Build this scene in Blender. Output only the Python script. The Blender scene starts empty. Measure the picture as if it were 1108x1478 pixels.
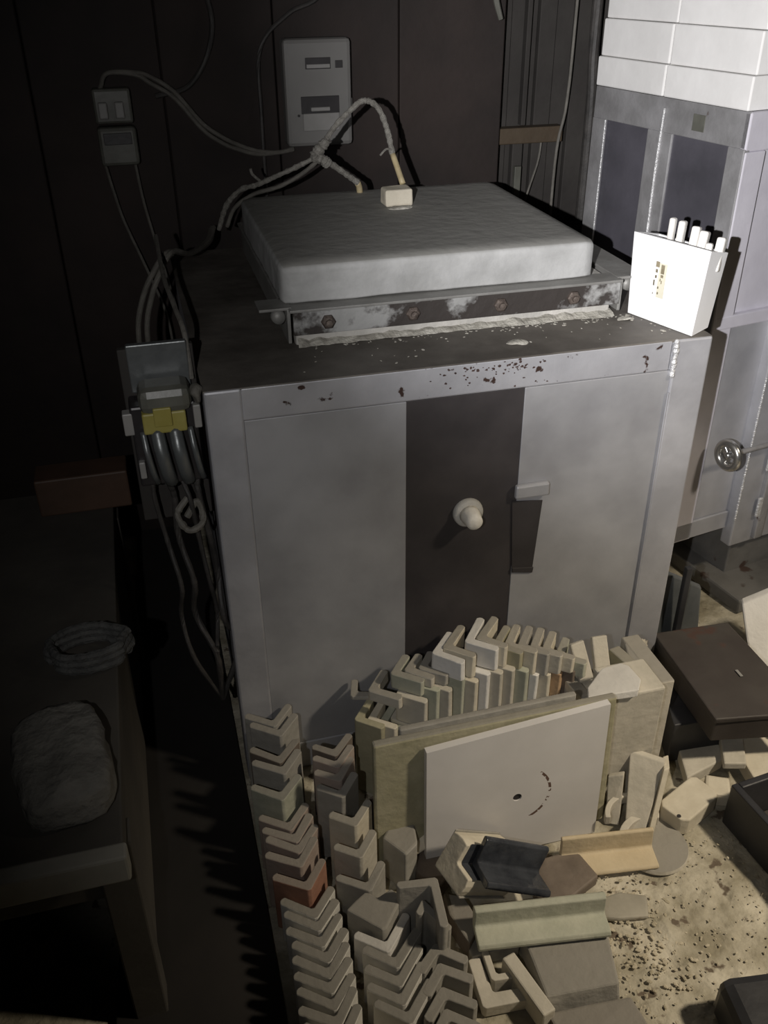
import bpy, bmesh, math, random
from mathutils import Vector, Matrix, noise
random.seed(7)
S = bpy.context.scene
COL = S.collection
R = math.radians

# ------------------------------------------------------------------ camera
cam = bpy.data.cameras.new('camera')
camo = bpy.data.objects.new('camera', cam); COL.objects.link(camo)
FL, YAW, PITCH, ROLL = 1321.2, 0.256436, 0.546393, -0.009323
fw = Vector((math.sin(YAW)*math.cos(PITCH), math.cos(YAW)*math.cos(PITCH), -math.sin(PITCH)))
r0 = Vector((math.cos(YAW), -math.sin(YAW), 0)); u0 = r0.cross(fw)
rr = r0*math.cos(ROLL) + u0*math.sin(ROLL); uu = -r0*math.sin(ROLL) + u0*math.cos(ROLL)
M4 = Matrix((rr, uu, -fw)).transposed().to_4x4()
M4.translation = Vector((-0.06298, -1.35342, 1.44291))
camo.matrix_world = M4
cam.sensor_fit = 'VERTICAL'; cam.sensor_height = 24.0; cam.lens = FL/1478*24.0
cam.clip_start = 0.02
S.camera = camo

# ------------------------------------------------------------------ light
S.view_settings.view_transform = 'Standard'; S.view_settings.look = 'None'
S.view_settings.gamma = 1.0; S.view_settings.use_curve_mapping = False
S.view_settings.exposure = 0.0
w = bpy.data.worlds.new('world'); S.world = w; w.use_nodes = True
w.node_tree.nodes['Background'].inputs[0].default_value = (0.9, 0.95, 1, 1)
w.node_tree.nodes['Background'].inputs[1].default_value = 0.028

def spot(name, loc, target, energy, size, blend, color, radius):
    l = bpy.data.lights.new(name, 'SPOT'); o = bpy.data.objects.new(name, l); COL.objects.link(o)
    o.location = loc; d = Vector(target)-Vector(loc)
    o.rotation_euler = d.to_track_quat('-Z', 'Y').to_euler()
    l.energy = energy; l.spot_size = R(size); l.spot_blend = blend; l.color = color; l.shadow_soft_size = radius
    return o
TORCH = (-0.235, -1.36, 1.45)
spot('torch_beam', TORCH, (1.24, 0.30, 1.34), 240, 64, 1.0, (1.0, 0.985, 1.0), 0.008)
spot('torch_spill', TORCH, (0.50, 0.12, 0.86), 25, 84, 1.0, (1.0, 0.985, 0.98), 0.008)
# the workshop's weak warm lamp hanging to the right
LAMP = spot('workshop_lamp', (1.75, -1.15, 2.05), (0.92, -0.48, 0.0), 172, 60, 1.0, (1.0, 0.87, 0.68), 0.09)

# ------------------------------------------------------------------ materials
def mat(name, c1, c2=None, scale=8.0, rough=0.7, metal=0.0, bump=0.2, detail=6.0, lo=0.35, hi=0.65,
        dust=None, dust_amt=0.8, spots=None, spot_scale=20, spot_thr=0.68, bscale=None, rough2=None):
    m = bpy.data.materials.new(name); m.use_nodes = True
    nt = m.node_tree; N = nt.nodes; L = nt.links
    b = N['Principled BSDF']
    tc = N.new('ShaderNodeTexCoord')
    n = N.new('ShaderNodeTexNoise'); n.inputs['Scale'].default_value = scale; n.inputs['Detail'].default_value = detail
    n.inputs['Roughness'].default_value = 0.6
    L.new(tc.outputs['Object'], n.inputs['Vector'])
    mr = N.new('ShaderNodeMapRange'); mr.inputs[1].default_value = lo; mr.inputs[2].default_value = hi
    L.new(n.outputs['Fac'], mr.inputs[0])
    mx = N.new('ShaderNodeMix'); mx.data_type = 'RGBA'
    mx.inputs[6].default_value = (*c1, 1); mx.inputs[7].default_value = (*(c2 or c1), 1)
    L.new(mr.outputs[0], mx.inputs[0]); out = mx.outputs[2]
    if spots:
        n2 = N.new('ShaderNodeTexNoise'); n2.inputs['Scale'].default_value = spot_scale; n2.inputs['Detail'].default_value = 4
        L.new(tc.outputs['Object'], n2.inputs['Vector'])
        r2 = N.new('ShaderNodeMapRange'); r2.inputs[1].default_value = spot_thr; r2.inputs[2].default_value = spot_thr+0.04
        L.new(n2.outputs['Fac'], r2.inputs[0])
        m2 = N.new('ShaderNodeMix'); m2.data_type = 'RGBA'; m2.inputs[7].default_value = (*spots, 1)
        L.new(r2.outputs[0], m2.inputs[0]); L.new(out, m2.inputs[6]); out = m2.outputs[2]
    if dust:
        g = N.new('ShaderNodeNewGeometry'); sx = N.new('ShaderNodeSeparateXYZ'); L.new(g.outputs['Normal'], sx.inputs[0])
        r3 = N.new('ShaderNodeMapRange'); r3.inputs[1].default_value = 0.45; r3.inputs[2].default_value = 0.9
        r3.inputs[4].default_value = dust_amt
        L.new(sx.outputs['Z'], r3.inputs[0])
        m3 = N.new('ShaderNodeMix'); m3.data_type = 'RGBA'; m3.inputs[7].default_value = (*dust, 1)
        L.new(r3.outputs[0], m3.inputs[0]); L.new(out, m3.inputs[6]); out = m3.outputs[2]
    L.new(out, b.inputs['Base Color'])
    b.inputs['Roughness'].default_value = rough; b.inputs['Metallic'].default_value = metal
    if rough2 is not None:
        r4 = N.new('ShaderNodeMapRange'); r4.inputs[1].default_value = lo; r4.inputs[2].default_value = hi
        r4.inputs[3].default_value = rough; r4.inputs[4].default_value = rough2
        L.new(n.outputs['Fac'], r4.inputs[0]); L.new(r4.outputs[0], b.inputs['Roughness'])
    if bump:
        nb = N.new('ShaderNodeTexNoise'); nb.inputs['Scale'].default_value = bscale or scale*4; nb.inputs['Detail'].default_value = 5
        L.new(tc.outputs['Object'], nb.inputs['Vector'])
        bp = N.new('ShaderNodeBump'); bp.inputs['Strength'].default_value = bump; bp.inputs['Distance'].default_value = 0.01
        L.new(nb.outputs['Fac'], bp.inputs['Height']); L.new(bp.outputs[0], b.inputs['Normal'])
    return m
DUST = (0.23, 0.215, 0.185)
m_silver = mat('aluminium_paint', (.34,.34,.355), (.44,.44,.45), 5, .5, .45, .12, rough2=.62, spots=(.56,.56,.56), spot_scale=9, spot_thr=.73)
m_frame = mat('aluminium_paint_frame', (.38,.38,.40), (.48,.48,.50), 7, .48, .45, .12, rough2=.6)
m_frame_rust = mat('aluminium_paint_flaking', (.38,.38,.40), (.48,.48,.50), 7, .5, .4, .15, spots=(.06,.035,.028), spot_scale=38, spot_thr=.66)
m_topsteel = mat('sooty_steel', (.075,.066,.056), (.17,.155,.135), 6, .62, .15, .25, spots=(.36,.34,.30), spot_scale=30, spot_thr=.74)
m_strip = mat('bare_dark_steel', (.035,.031,.032), (.060,.053,.053), 5, .6, .2, .15)
m_slot = mat('black_slot', (.022,.019,.018), (.035,.03,.03), 9, .8, 0, .1)
m_lid = mat('painted_castable', (.30,.30,.29), (.43,.43,.42), 9, .75, .1, .3, bscale=30, dust=(.21,.205,.185), dust_amt=.85)
m_neck = mat('limed_steel', (.36,.35,.32), (.52,.50,.46), 14, .7, .1, .3)
m_bar = mat('scorched_angle_iron', (.045,.038,.034), (.34,.34,.33), 8, .6, .2, .25, lo=.52, hi=.58)
m_rail = mat('grey_angle_iron', (.20,.195,.18), (.29,.285,.27), 10, .55, .35, .15)
m_bolt = mat('rusty_bolt', (.06,.045,.038), (.16,.13,.11), 60, .6, .4, .2)
m_plug = mat('cream_refractory', (.60,.56,.48), (.72,.69,.62), 25, .7, 0, .15)
m_white = mat('white_foam', (.80,.80,.80), (.86,.86,.86), 5, .6, 0, .05)
m_block = mat('white_insulating_block', (.70,.69,.67), (.80,.79,.77), 6, .8, 0, .1, spots=(.55,.53,.5), spot_scale=7, spot_thr=.72)
m_oven = mat('silver_oven_paint', (.56,.54,.59), (.66,.64,.69), 5, .5, .25, .15, rough2=.6)
m_oventop = mat('worn_silver_rail', (.26,.255,.255), (.40,.395,.40), 9, .55, .4, .2, spots=(.10,.06,.045), spot_scale=16, spot_thr=.7)
m_purple = mat('dark_blued_sheet', (.075,.073,.085), (.12,.115,.135), 5, .45, .25, .12)
m_weld = mat('bright_weld', (.62,.62,.62), (.75,.75,.75), 60, .4, .5, .5)
m_steelshiny = mat('polished_steel', (.45,.44,.42), (.62,.61,.58), 20, .25, .9, .05)
m_wood = mat('dark_stained_boards', (.012,.0078,.0062), (.028,.018,.0145), 3, .75, 0, .3)
m_wood2 = mat('dark_board_right', (.022,.019,.017), (.038,.034,.030), 4, .8, 0, .3)
m_batten = mat('pale_batten', (.055,.038,.022), (.075,.054,.032), 8, .7, 0, .2)
m_pole = mat('yellowed_bamboo', (.12,.095,.055), (.17,.14,.085), 10, .6, 0, .1)
m_dark = mat('dark_plaster', (.01,.009,.008), (.02,.017,.015), 3, .9, 0, .2)
m_floor = mat('dusty_concrete', (.27,.24,.17), (.56,.515,.41), 9, .85, 0, .7, bscale=45, detail=9, lo=.38, hi=.62, spots=(.13,.10,.07), spot_scale=22, spot_thr=.62)
m_cable = mat('dusty_grey_cable', (.10,.093,.08), (.16,.15,.13), 30, .7, 0, .2)
m_cabled = mat('dark_cable', (.03,.028,.026), (.055,.05,.046), 30, .6, 0, .1)
m_braid = mat('braided_glass_sleeve', (.17,.16,.14), (.32,.305,.27), 120, .85, 0, .6)
m_tube = mat('yellow_ceramic_tube', (.42,.34,.19), (.5,.42,.26), 30, .5, 0, .05)
m_box = mat('beige_plastic', (.165,.16,.15), (.20,.195,.185), 4, .45, 0, .05)
m_boxd = mat('dark_plastic', (.02,.018,.019), (.035,.032,.032), 10, .4, 0, .05)
m_boxl = mat('pale_plastic', (.24,.235,.22), (.30,.29,.28), 10, .45, 0, .05)
m_porc = mat('grimy_porcelain', (.085,.085,.07), (.14,.14,.12), 12, .4, 0, .05)
m_yellow = mat('yellow_terminal_cover', (.30,.26,.06), (.36,.32,.10), 20, .5, 0, .05)
m_contact = mat('grey_steel_housing', (.13,.14,.14), (.20,.21,.21), 12, .38, .5, .08)
m_stone = mat('pale_rough_stone', (.10,.095,.083), (.20,.19,.165), 12, .95, 0, .9)
m_bench = mat('grimy_bench_boards', (.05,.045,.038), (.08,.072,.06), 4, .8, 0, .2)
m_edge = mat('bench_edge_strip', (.22,.21,.18), (.30,.29,.25), 8, .7, 0, .1)
m_brown = mat('red_brown_tin', (.06,.035,.022), (.09,.05,.032), 8, .6, 0, .1)
m_rope = mat('grey_rope', (.05,.05,.048), (.09,.09,.085), 40, .9, 0, .5)
m_crate = mat('brown_painted_tin', (.04,.032,.028), (.06,.052,.045), 6, .6, 0, .2, spots=(.07,.04,.03), spot_scale=10, spot_thr=.62)
m_black = mat('black_plastic', (.02,.02,.022), (.035,.035,.038), 9, .45, 0, .1)
m_crumb = mat('white_crumbs', (.24,.225,.19), (.50,.48,.42), 45, .9, 0, .4)
m_dirt = mat('yellow_grey_rubble', (.34,.30,.21), (.56,.50,.38), 18, .95, 0, 0)
m_floorboard = mat('floor_slab', (.27,.25,.20), (.42,.39,.32), 6, .8, 0, .25, spots=(.16,.13,.09), spot_scale=9, spot_thr=.62)

TC = dict(
 grey=((.30,.285,.25),(.38,.36,.32)), cream=((.52,.47,.37),(.62,.57,.46)), white=((.66,.64,.60),(.74,.72,.68)),
 red=((.30,.15,.10),(.36,.19,.13)), rose=((.33,.26,.22),(.40,.33,.28)), olive=((.30,.28,.18),(.38,.35,.24)),
 orange=((.40,.26,.15),(.48,.33,.20)), sage=((.36,.37,.29),(.46,.46,.37)), brown=((.12,.095,.075),(.18,.145,.115)),
 yellow=((.50,.41,.27),(.57,.475,.32)), beige=((.44,.41,.34),(.54,.50,.42)))
TM = {k: mat('fired_clay_'+k, a, b, 16, .8, 0, .25, bscale=50, dust=DUST, dust_amt=.82 if k not in ('yellow','white') else .35) for k, (a, b) in TC.items()}
TM['pale'] = mat('fired_clay_pale', (.60,.58,.53), (.70,.68,.62), 16, .8, 0, .25, bscale=50, dust=(.20,.187,.16), dust_amt=.92)
TMC = {k: mat('clean_fired_clay_'+k, a, b, 16, .75, 0, .22, bscale=50) for k, (a, b) in TC.items()}

# ------------------------------------------------------------------ helpers
def tag(o, label=None, cat=None, group=None, kind=None):
    if label: o['label'] = label
    if cat: o['category'] = cat
    if group: o['group'] = group
    if kind: o['kind'] = kind
    return o
def thing(name, label, cat, loc, rz=0, group=None):
    o = bpy.data.objects.new(name, None); COL.objects.link(o); o.location = loc; o.rotation_euler = (0, 0, rz)
    o.empty_display_size = .05
    return tag(o, label, cat, group)
def link(name, bm, m, parent=None, smooth=False, loc=None, wr=False):
    """bm is in world coordinates (or the parent's, when the parent is rotated)."""
    off = Vector((0, 0, 0))
    if parent is not None and not wr:
        p = parent; 
        while p is not None: off += p.location; p = p.parent
    if loc is not None: off += Vector(loc)
    if off.length: bmesh.ops.translate(bm, vec=-off, verts=bm.verts)
    bmesh.ops.recalc_face_normals(bm, faces=bm.faces)
    me = bpy.data.meshes.new(name); bm.to_mesh(me); bm.free()
    if smooth:
        for p in me.polygons: p.use_smooth = True
    me.materials.append(m)
    o = bpy.data.objects.new(name, me); COL.objects.link(o)
    if parent is not None: o.parent = parent
    if loc is not None: o.location = loc
    return o
def bevel(bm, w, seg=2, ang=30):
    if w <= 0: return bm
    es = [e for e in bm.edges if len(e.link_faces) == 2 and e.calc_face_angle(0) > R(ang)]
    bmesh.ops.bevel(bm, geom=es, offset=w, segments=seg, affect='EDGES', profile=.5)
    return bm
def add_box(bm, lo, hi, bv=0.0, mtx=None):
    t = bmesh.new()
    bmesh.ops.create_cube(t, size=1)
    lo = Vector(lo); hi = Vector(hi); c = (lo+hi)/2; d = hi-lo
    for v in t.verts: v.co = Vector((v.co.x*d.x, v.co.y*d.y, v.co.z*d.z)) + c
    bevel(t, bv)
    if mtx: t.transform(mtx)
    me = bpy.data.meshes.new('tmp'); t.to_mesh(me); t.free(); bm.from_mesh(me); bpy.data.meshes.remove(me)
    return bm
def box(lo, hi, bv=0.002, mtx=None): return add_box(bmesh.new(), lo, hi, bv, mtx)
def merge(bm, t):
    me = bpy.data.meshes.new('tmp'); t.to_mesh(me); t.free(); bm.from_mesh(me); bpy.data.meshes.remove(me); return bm
def prism(poly, z0, z1, bv=0.0):
    """poly: list of (x,y) extruded z0..z1"""
    bm = bmesh.new()
    a = [bm.verts.new((x, y, z0)) for x, y in poly]; b = [bm.verts.new((x, y, z1)) for x, y in poly]
    bm.faces.new(a[::-1]); bm.faces.new(b)
    for i in range(len(poly)):
        j = (i+1) % len(poly); bm.faces.new((a[i], a[j], b[j], b[i]))
    bmesh.ops.recalc_face_normals(bm, faces=bm.faces)
    return bevel(bm, bv)
def hexa(c, bv=0.002):
    """8 corners: bottom 4 (ccw) then top 4"""
    bm = bmesh.new(); v = [bm.verts.new(p) for p in c]
    for f in ((3,2,1,0),(4,5,6,7),(0,1,5,4),(1,2,6,5),(2,3,7,6),(3,0,4,7)): bm.faces.new([v[i] for i in f])
    bmesh.ops.recalc_face_normals(bm, faces=bm.faces)
    return bevel(bm, bv)
def rough_up(bm, amp, scale, cuts=0):
    if cuts: bmesh.ops.subdivide_edges(bm, edges=bm.edges, cuts=cuts, use_grid_fill=True)
    s = Vector([random.uniform(-50, 50) for _ in range(3)])
    for v in bm.verts:
        v.co += noise.noise_vector(v.co*scale + s)*amp
    return bm
def frame_from(z, x):
    z = Vector(z).normalized(); x = Vector(x); x = (x - z*x.dot(z)).normalized(); y = z.cross(x)
    return Matrix((x, y, z)).transposed().to_4x4()
def catmull(pts, n=8):
    P = [Vector(p) for p in pts]; P = [P[0]*2-P[1]] + P + [P[-1]*2-P[-2]]; out = []
    for i in range(1, len(P)-2):
        for k in range(n):
            t = k/n; a, b, c, d = P[i-1:i+3]
            out.append(.5*((2*b)+(c-a)*t+(2*a-5*b+4*c-d)*t*t+(3*b-a-3*c+d)*t**3))
    out.append(P[-2]); return out
def tube(pts, r, seg=10, n=8, wob=0.0):
    pts = catmull(pts, n) if n else [Vector(p) for p in pts]
    bm = bmesh.new(); rings = []; up = Vector((0.13, .21, 1))
    for i, p in enumerate(pts):
        d = (pts[min(i+1, len(pts)-1)]-pts[max(i-1, 0)]).normalized()
        a = d.cross(up)
        if a.length < .05: a = d.cross(Vector((1, 0, 0)))
        a.normalize(); b = d.cross(a)
        ri = (r[0]+(r[1]-r[0])*i/(len(pts)-1)) if isinstance(r, tuple) else r
        ri *= 1+random.uniform(-wob, wob)
        rings.append([bm.verts.new(p+(a*math.cos(t)+b*math.sin(t))*ri) for t in [2*math.pi*k/seg for k in range(seg)]])
    for A, B in zip(rings, rings[1:]):
        for k in range(seg): bm.faces.new((A[k], A[(k+1) % seg], B[(k+1) % seg], B[k]))
    bm.faces.new(rings[0][::-1]); bm.faces.new(rings[-1])
    return bm
def lathe(prof, mtx, seg=24):
    """prof (r,z) list about local z, closed ends when r=0"""
    bm = bmesh.new(); rings = []
    for r_, z in prof:
        if r_ < 1e-6: rings.append([bm.verts.new((0, 0, z))])
        else: rings.append([bm.verts.new((r_*math.cos(2*math.pi*k/seg), r_*math.sin(2*math.pi*k/seg), z)) for k in range(seg)])
    for A, B in zip(rings, rings[1:]):
        for k in range(seg):
            k2 = (k+1) % seg
            if len(A) == 1 and len(B) == 1: continue
            if len(A) == 1: bm.faces.new((A[0], B[k], B[k2]))
            elif len(B) == 1: bm.faces.new((A[k], A[k2], B[0]))
            else: bm.faces.new((A[k], A[k2], B[k2], B[k]))
    bm.transform(mtx); return bm
ORD = ['first','second','third','fourth','fifth','sixth','seventh','eighth','ninth','tenth','eleventh','twelfth','thirteenth',
       'fourteenth','fifteenth','sixteenth','seventeenth','eighteenth','nineteenth','twentieth','twenty-first','twenty-second',
       'twenty-third','twenty-fourth','twenty-fifth','twenty-sixth']

def l_poly(a1, a2, t, open_deg=92, r=.004):
    """outer corner at the origin; arm 1 along angle -open/2, arm 2 along +open/2 about +x (the opening looks to +x)"""
    h = R(open_deg)/2
    d1 = Vector((math.cos(-h), math.sin(-h))); d2 = Vector((math.cos(h), math.sin(h)))
    n1 = Vector((-d1.y, d1.x)); n2 = Vector((d2.y, -d2.x))
    k = t/math.sin(h)
    inner = Vector((k, 0))
    s = .35
    pts = [Vector((0, 0)) + d1*r, d1*(a1-r*.8), d1*a1 + n1*t*s, d1*a1 + n1*t*(1-s), d1*(a1-r*.8)+n1*t, inner + d1*r*.8, inner + d2*r*.8,
           d2*(a2-r*.8)+n2*t, d2*a2+n2*t*(1-s), d2*a2+n2*t*s, d2*(a2-r*.8), d2*r]
    return [(p.x, p.y) for p in pts]
def l_tile_bm(a1, a2, t, h, open_deg=92, bv=.0016, amp=.0009):
    bm = prism(l_poly(a1, a2, t, open_deg), 0, h, bv)
    s = Vector([random.uniform(-50, 50) for _ in range(3)])
    for v in bm.verts: v.co += noise.noise_vector(v.co*28+s)*amp*2
    return bm
def stand_tile(name, x, y, z0, z1, ang, a1, a2, t, m, label, group=None, op=92, tilt=(0, 0), cat='kiln prop'):
    """an L tile standing on end: outer corner at (x,y), opening towards angle ang (deg)"""
    bm = l_tile_bm(a1, a2, t, z1-z0, op)
    bm.transform(Matrix.Rotation(R(ang), 4, 'Z'))
    bm.transform(Matrix.Rotation(R(tilt[0]), 4, 'X') @ Matrix.Rotation(R(tilt[1]), 4, 'Y'))
    me_o = link(name, bm, m); me_o.location = (x, y, z0)
    return tag(me_o, label, cat, group)
def lay_tile(name, a, b, open_dir, a1, a2, t, m, label, op=92, cat='kiln prop', group=None):
    """an L profile lying down: outer corner line from a to b, opening towards open_dir"""
    a = Vector(a); b = Vector(b); ax = b-a
    bm = l_tile_bm(a1, a2, t, ax.length, op, .002)
    bm.transform(frame_from(ax, open_dir))
    o = link(name, bm, m); o.location = a
    return tag(o, label, cat, group)

# ------------------------------------------------------------------ the room
def struct(name, bm, m, parent=None):
    o = link(name, bm, m, parent); o['kind'] = 'structure'; return o
fl = bmesh.new(); bmesh.ops.create_grid(fl, x_segments=420, y_segments=420, size=2.2)
for v in fl.verts:
    v.co.x += .9; v.co.y += -1.0
    q = v.co.copy()
    n_ = noise.noise(q*5)*.004 + noise.noise(q*17)*.002
    v.co.z = min(n_-.004, .004)
    if q.x > .5 and -1.2 < q.y < -.4:
        fade = min(1, (q.x-.5)/.08)*min(1, (-.4-q.y)/.05)*max(0, min(1, (1.0-q.x)/.2))
        v.co.z += fade*(.004 + .008*max(0, noise.noise(q*13)) + .006*max(0, noise.noise(q*38)))
struct('floor', fl, m_floor)
struct('ceiling', box((-1.3, -3.2, 2.6), (3.1, 1.2, 2.7), 0), m_dark)
struct('wall_left', box((-1.3, -3.2, -.05), (-1.2, 1.2, 2.6), 0), m_dark)
struct('wall_right', box((3.0, -3.2, -.05), (3.1, 1.2, 2.6), 0), m_dark)
struct('wall_front', box((-1.3, -3.2, -.05), (3.1, -3.1, 2.6), 0), m_dark)
WY = 1.02
# back wall: stained panelling up to x=.88, then the deeper board bay with battens
bw = bmesh.new()
for x0, x1 in ((-1.2, -.62), (-.62, -.25), (-.25, .04), (.04, .305), (.305, .608), (.608, .88)):
    add_box(bw, (x0+.0015, WY, -.05), (x1-.0015, WY+.03, 2.6), .003)
add_box(bw, (-1.2, WY+.02, -.05), (.88, WY+.05, 2.6), 0)
struct('wall_back', bw, m_wood)
struct('trim_1', box((-1.2, WY-.035, 0), (-.25, WY+.0, 2.6), .004), m_wood)
rb = bmesh.new()
xs = [.88, .925, 1.0, 1.048, 1.10, 1.2, 1.5, 1.9, 2.4, 3.0]
for i, (a, b) in enumerate(zip(xs, xs[1:])):
    add_box(rb, (a, WY+.07+(i % 2)*.012, -.05), (b-.002, WY+.10+(i % 2)*.012, 2.6), .002)
add_box(rb, (.87, WY+.1, -.05), (3.0, WY+.14, 2.6), 0)
struct('wall_back_bay', rb, m_wood2)
struct('trim_2', box((.875, WY+.03, 1.012), (1.07, WY+.07, 1.052), .003), m_batten)
struct('trim_3', box((.935, WY+.045, .72), (.965, WY+.07, 1.012), .003), m_wood2)
struct('trim_4', box((.955, WY+.045, 1.055), (.968, WY+.07, 1.5), .002), m_wood2)

# ------------------------------------------------------------------ kiln
KW, KH, KD = .90, .86, .82
k = thing('electric_kiln', 'large silver-painted box kiln with a raised slab lid and a dark centre strip', 'kiln', (.45, .41, 0))
body = link('body', box((.006, .006, .03), (KW-.006, KD, KH-.006), .003), m_silver, k)
link('top_plate', rough_up(box((.0, .0, KH-.006), (KW, KD, KH), .0015), .0006, 9), m_topsteel, k)
# front face angle irons
tr = bmesh.new(); add_box(tr, (.0, -.002, KH-.064), (.066, .02, KH-.0005), .003)
link('corner_post', box((.0, -.003, .0), (.060, .06, KH-.0005), .004), m_frame, k)
link('corner_post', box((KW-.072, -.003, .0), (KW, .06, KH-.0005), .004), m_frame, k)
tr.free()
link('top_rail', box((.058, -.0005, KH-.058), (KW-.078, .05, KH-.0008), .003), m_frame_rust, k)
link('bottom_rail', box((.055, -.0005, .0), (KW-.065, .05, .07), .003), m_frame, k)
link('left_panel', rough_up(box((.060, .0005, .07), (.333, .012, KH-.0585), .0012), .0004, 7, 0), m_silver, k)
link('right_panel', rough_up(box((.547, .0005, .07), (KW-.072, .012, KH-.0585), .0012), .0004, 7, 0), m_silver, k)
link('centre_strip', box((.332, .002, .07), (.549, .013, KH-.0585), .001), m_strip, k)
# flaked paint chips, clustered near the middle of the top rail
rc = bmesh.new(); rs = random.Random(4)
for i in range(70):
    x = rs.gauss(.485, .045) if i < 52 else rs.uniform(.36, .60); z = rs.gauss(.846, .006) if i < 35 else rs.uniform(.806, .852)
    if z > .856: z = .85
    sr = rs.uniform(.0008, .0030)
    pts = [(x+sr*rs.uniform(.5, 1.5)*math.cos(a), z+sr*rs.uniform(.4, 1.0)*math.sin(a)) for a in [2*math.pi*j/7 for j in range(7)]]
    f_ = rc.faces.new([rc.verts.new((px, -.0011, pz)) for px, pz in pts])
    e_ = bmesh.ops.extrude_face_region(rc, geom=[f_]); bmesh.ops.translate(rc, vec=(0, .0008, 0), verts=[q_ for q_ in e_['geom'] if isinstance(q_, bmesh.types.BMVert)])
m_chip = mat('rust_under_paint', (.035,.02,.016), (.06,.035,.028), 60, .8, 0, .1)
link('paint_chips', rc, m_chip, k)['kind'] = 'stuff'
# weld bead on the right corner post
wb = bmesh.new()
for i in range(16):
    z = .856-i*.0042
    bmesh.ops.create_icosphere(wb, subdivisions=2, radius=random.uniform(.004, .0065), matrix=Matrix.Translation((KW-.071+random.uniform(-.001, .001), -.0025, z)))
link('weld_bead', wb, m_weld, k, smooth=True)
link('weld_line', tube([(KW-.073, -.0035, .76), (KW-.0725, -.0035, .45), (KW-.072, -.0035, .12)], .0018, 8), m_frame, k)
# spy hole plug
mp = Matrix.Translation((.451, .002, .566)) @ Matrix.Rotation(R(90), 4, 'X')
pl = link('spyhole_collar', lathe([(0, -.004), (.027, -.004), (.029, .002), (.028, .009), (.025, .012), (.0, .012)], mp, 32), m_neck, k, smooth=True); 
link('spyhole_plug', lathe([(.0, .010), (.019, .010), (.0185, .022), (.016, .034), (.015, .042), (.011, .046), (0, .047)],
     Matrix.Translation((.451, .002, .566)) @ Matrix.Rotation(R(90), 4, 'X'), 28), m_plug, pl, smooth=True, wr=True).location = -Vector(pl.parent.location)
# latch and slot beside the strip
lt = box((.540, -.012, .583), (.606, .0005, .611), .004); rough_up(lt, .0015, 40)
link('latch_bar', lt, m_silver, k)
link('damper_slot', hexa([(.548,-.001,.412),(.590,-.001,.404),(.590,.004,.404),(.548,.004,.412),(.538,-.001,.575),(.599,-.001,.568),(.599,.004,.568),(.538,.004,.575)], 0), m_slot, k)
link('slot_cover', hexa([(.5475,-.004,.414),(.5905,-.004,.406),(.5905,.0,.406),(.5475,.0,.414),(.547,-.004,.424),(.592,-.004,.418),(.592,.0,.418),(.547,.0,.424)], .001), m_slot, k)
# neck, bar, rails
link('neck', rough_up(box((.178, .160, .855), (.778, .68, .925), .004), .001, 20), m_neck, k)
bar = bmesh.new(); add_box(bar, (.166, .135, .9255), (.786, .185, .9305), .0012); 
link('front_bar', bar, m_rail, k)
link('front_web', box((.172, .139, .884), (.784, .145, .926), .001), m_bar, k)
for x in (.232, .384, .548, .69):
    b_ = lathe([(0, 0), (.013, 0), (.013, .005), (.010, .008), (.0, .008)], Matrix.Translation((x, .139, .905)) @ Matrix.Rotation(R(90), 4, 'X'), 6)
    merge(b_, lathe([(0, .008), (.006, .008), (.006, .014), (0, .015)], Matrix.Translation((x, .139, .905)) @ Matrix.Rotation(R(90), 4, 'X'), 12))
    link('bolt', b_, m_bolt, k)
def rail(x0, x1, xw):
    bm = bmesh.new()
    if xw < .5:
        add_box(bm, (x0, .150, .9265), (x1, .205, .9315), .0012); add_box(bm, (x1-.016, .200, .9265), (x1, .76, .9315), .0012)
    else: add_box(bm, (x0, .150, .9265), (x1, .76, .9315), .0012)
    # gusseted web end
    w_ = hexa([(xw-.003,.148,.868),(xw+.003,.148,.868),(xw+.003,.76,.868),(xw-.003,.76,.868),(xw-.003,.148,.928),(xw+.003,.148,.928),(xw+.003,.76,.928),(xw-.003,.76,.928)], .001)
    merge(bm, w_); return bm
link('side_rail', rail(.116, .172, .166), m_rail, k)
link('side_rail', rail(.782, .842, .790), m_rail, k)
for x, s in ((.150, 1), (.812, 1)):
    link('roller', lathe([(0, -.012), (.011, -.012), (.013, 0), (.011, .012), (0, .012)], Matrix.Translation((x, .17, .912)) @ Matrix.Rotation(R(90), 4, 'X'), 20), m_rail, k, smooth=True)
# lid slab
lb = bmesh.new(); bmesh.ops.create_grid(lb, x_segments=60, y_segments=56, size=.5)
lid = box((.160, .168, .9325), (.742, .705, 1.0), 0)
bmesh.ops.subdivide_edges(lid, edges=lid.edges, cuts=26, use_grid_fill=True)
lb.free()
for v in lid.verts:
    c = v.co
    r_ = .016
    inn = Vector((min(max(c.x, .160+r_), .742-r_), min(max(c.y, .168+r_), .705-r_), min(c.z, 1.0-r_)))
    d_ = c-inn
    if d_.length > 1e-6 and c.z > 1.0-r_: c = v.co = inn + d_.normalized()*min(r_, d_.length)
    elif d_.x and d_.y: v.co = c = inn + Vector((d_.x, d_.y, 0)).normalized()*r_
    g = math.exp(-((c.x-.452)/.012)**2) * max(0, 1-(c.y-.168)/.11) * max(0, (c.z-.955)/.045)
    c.z -= g*.004
    c += noise.noise_vector(c*22)*.0016 + noise.noise_vector(c*70)*.0006
link('lid', lid, m_lid, k, smooth=True)
link('lid_seam', tube([(.20, .30+.0, .9985), (.36, .56, .9990), (.63, .62, .9985)], .0008, 6), m_topsteel, k)

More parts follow.
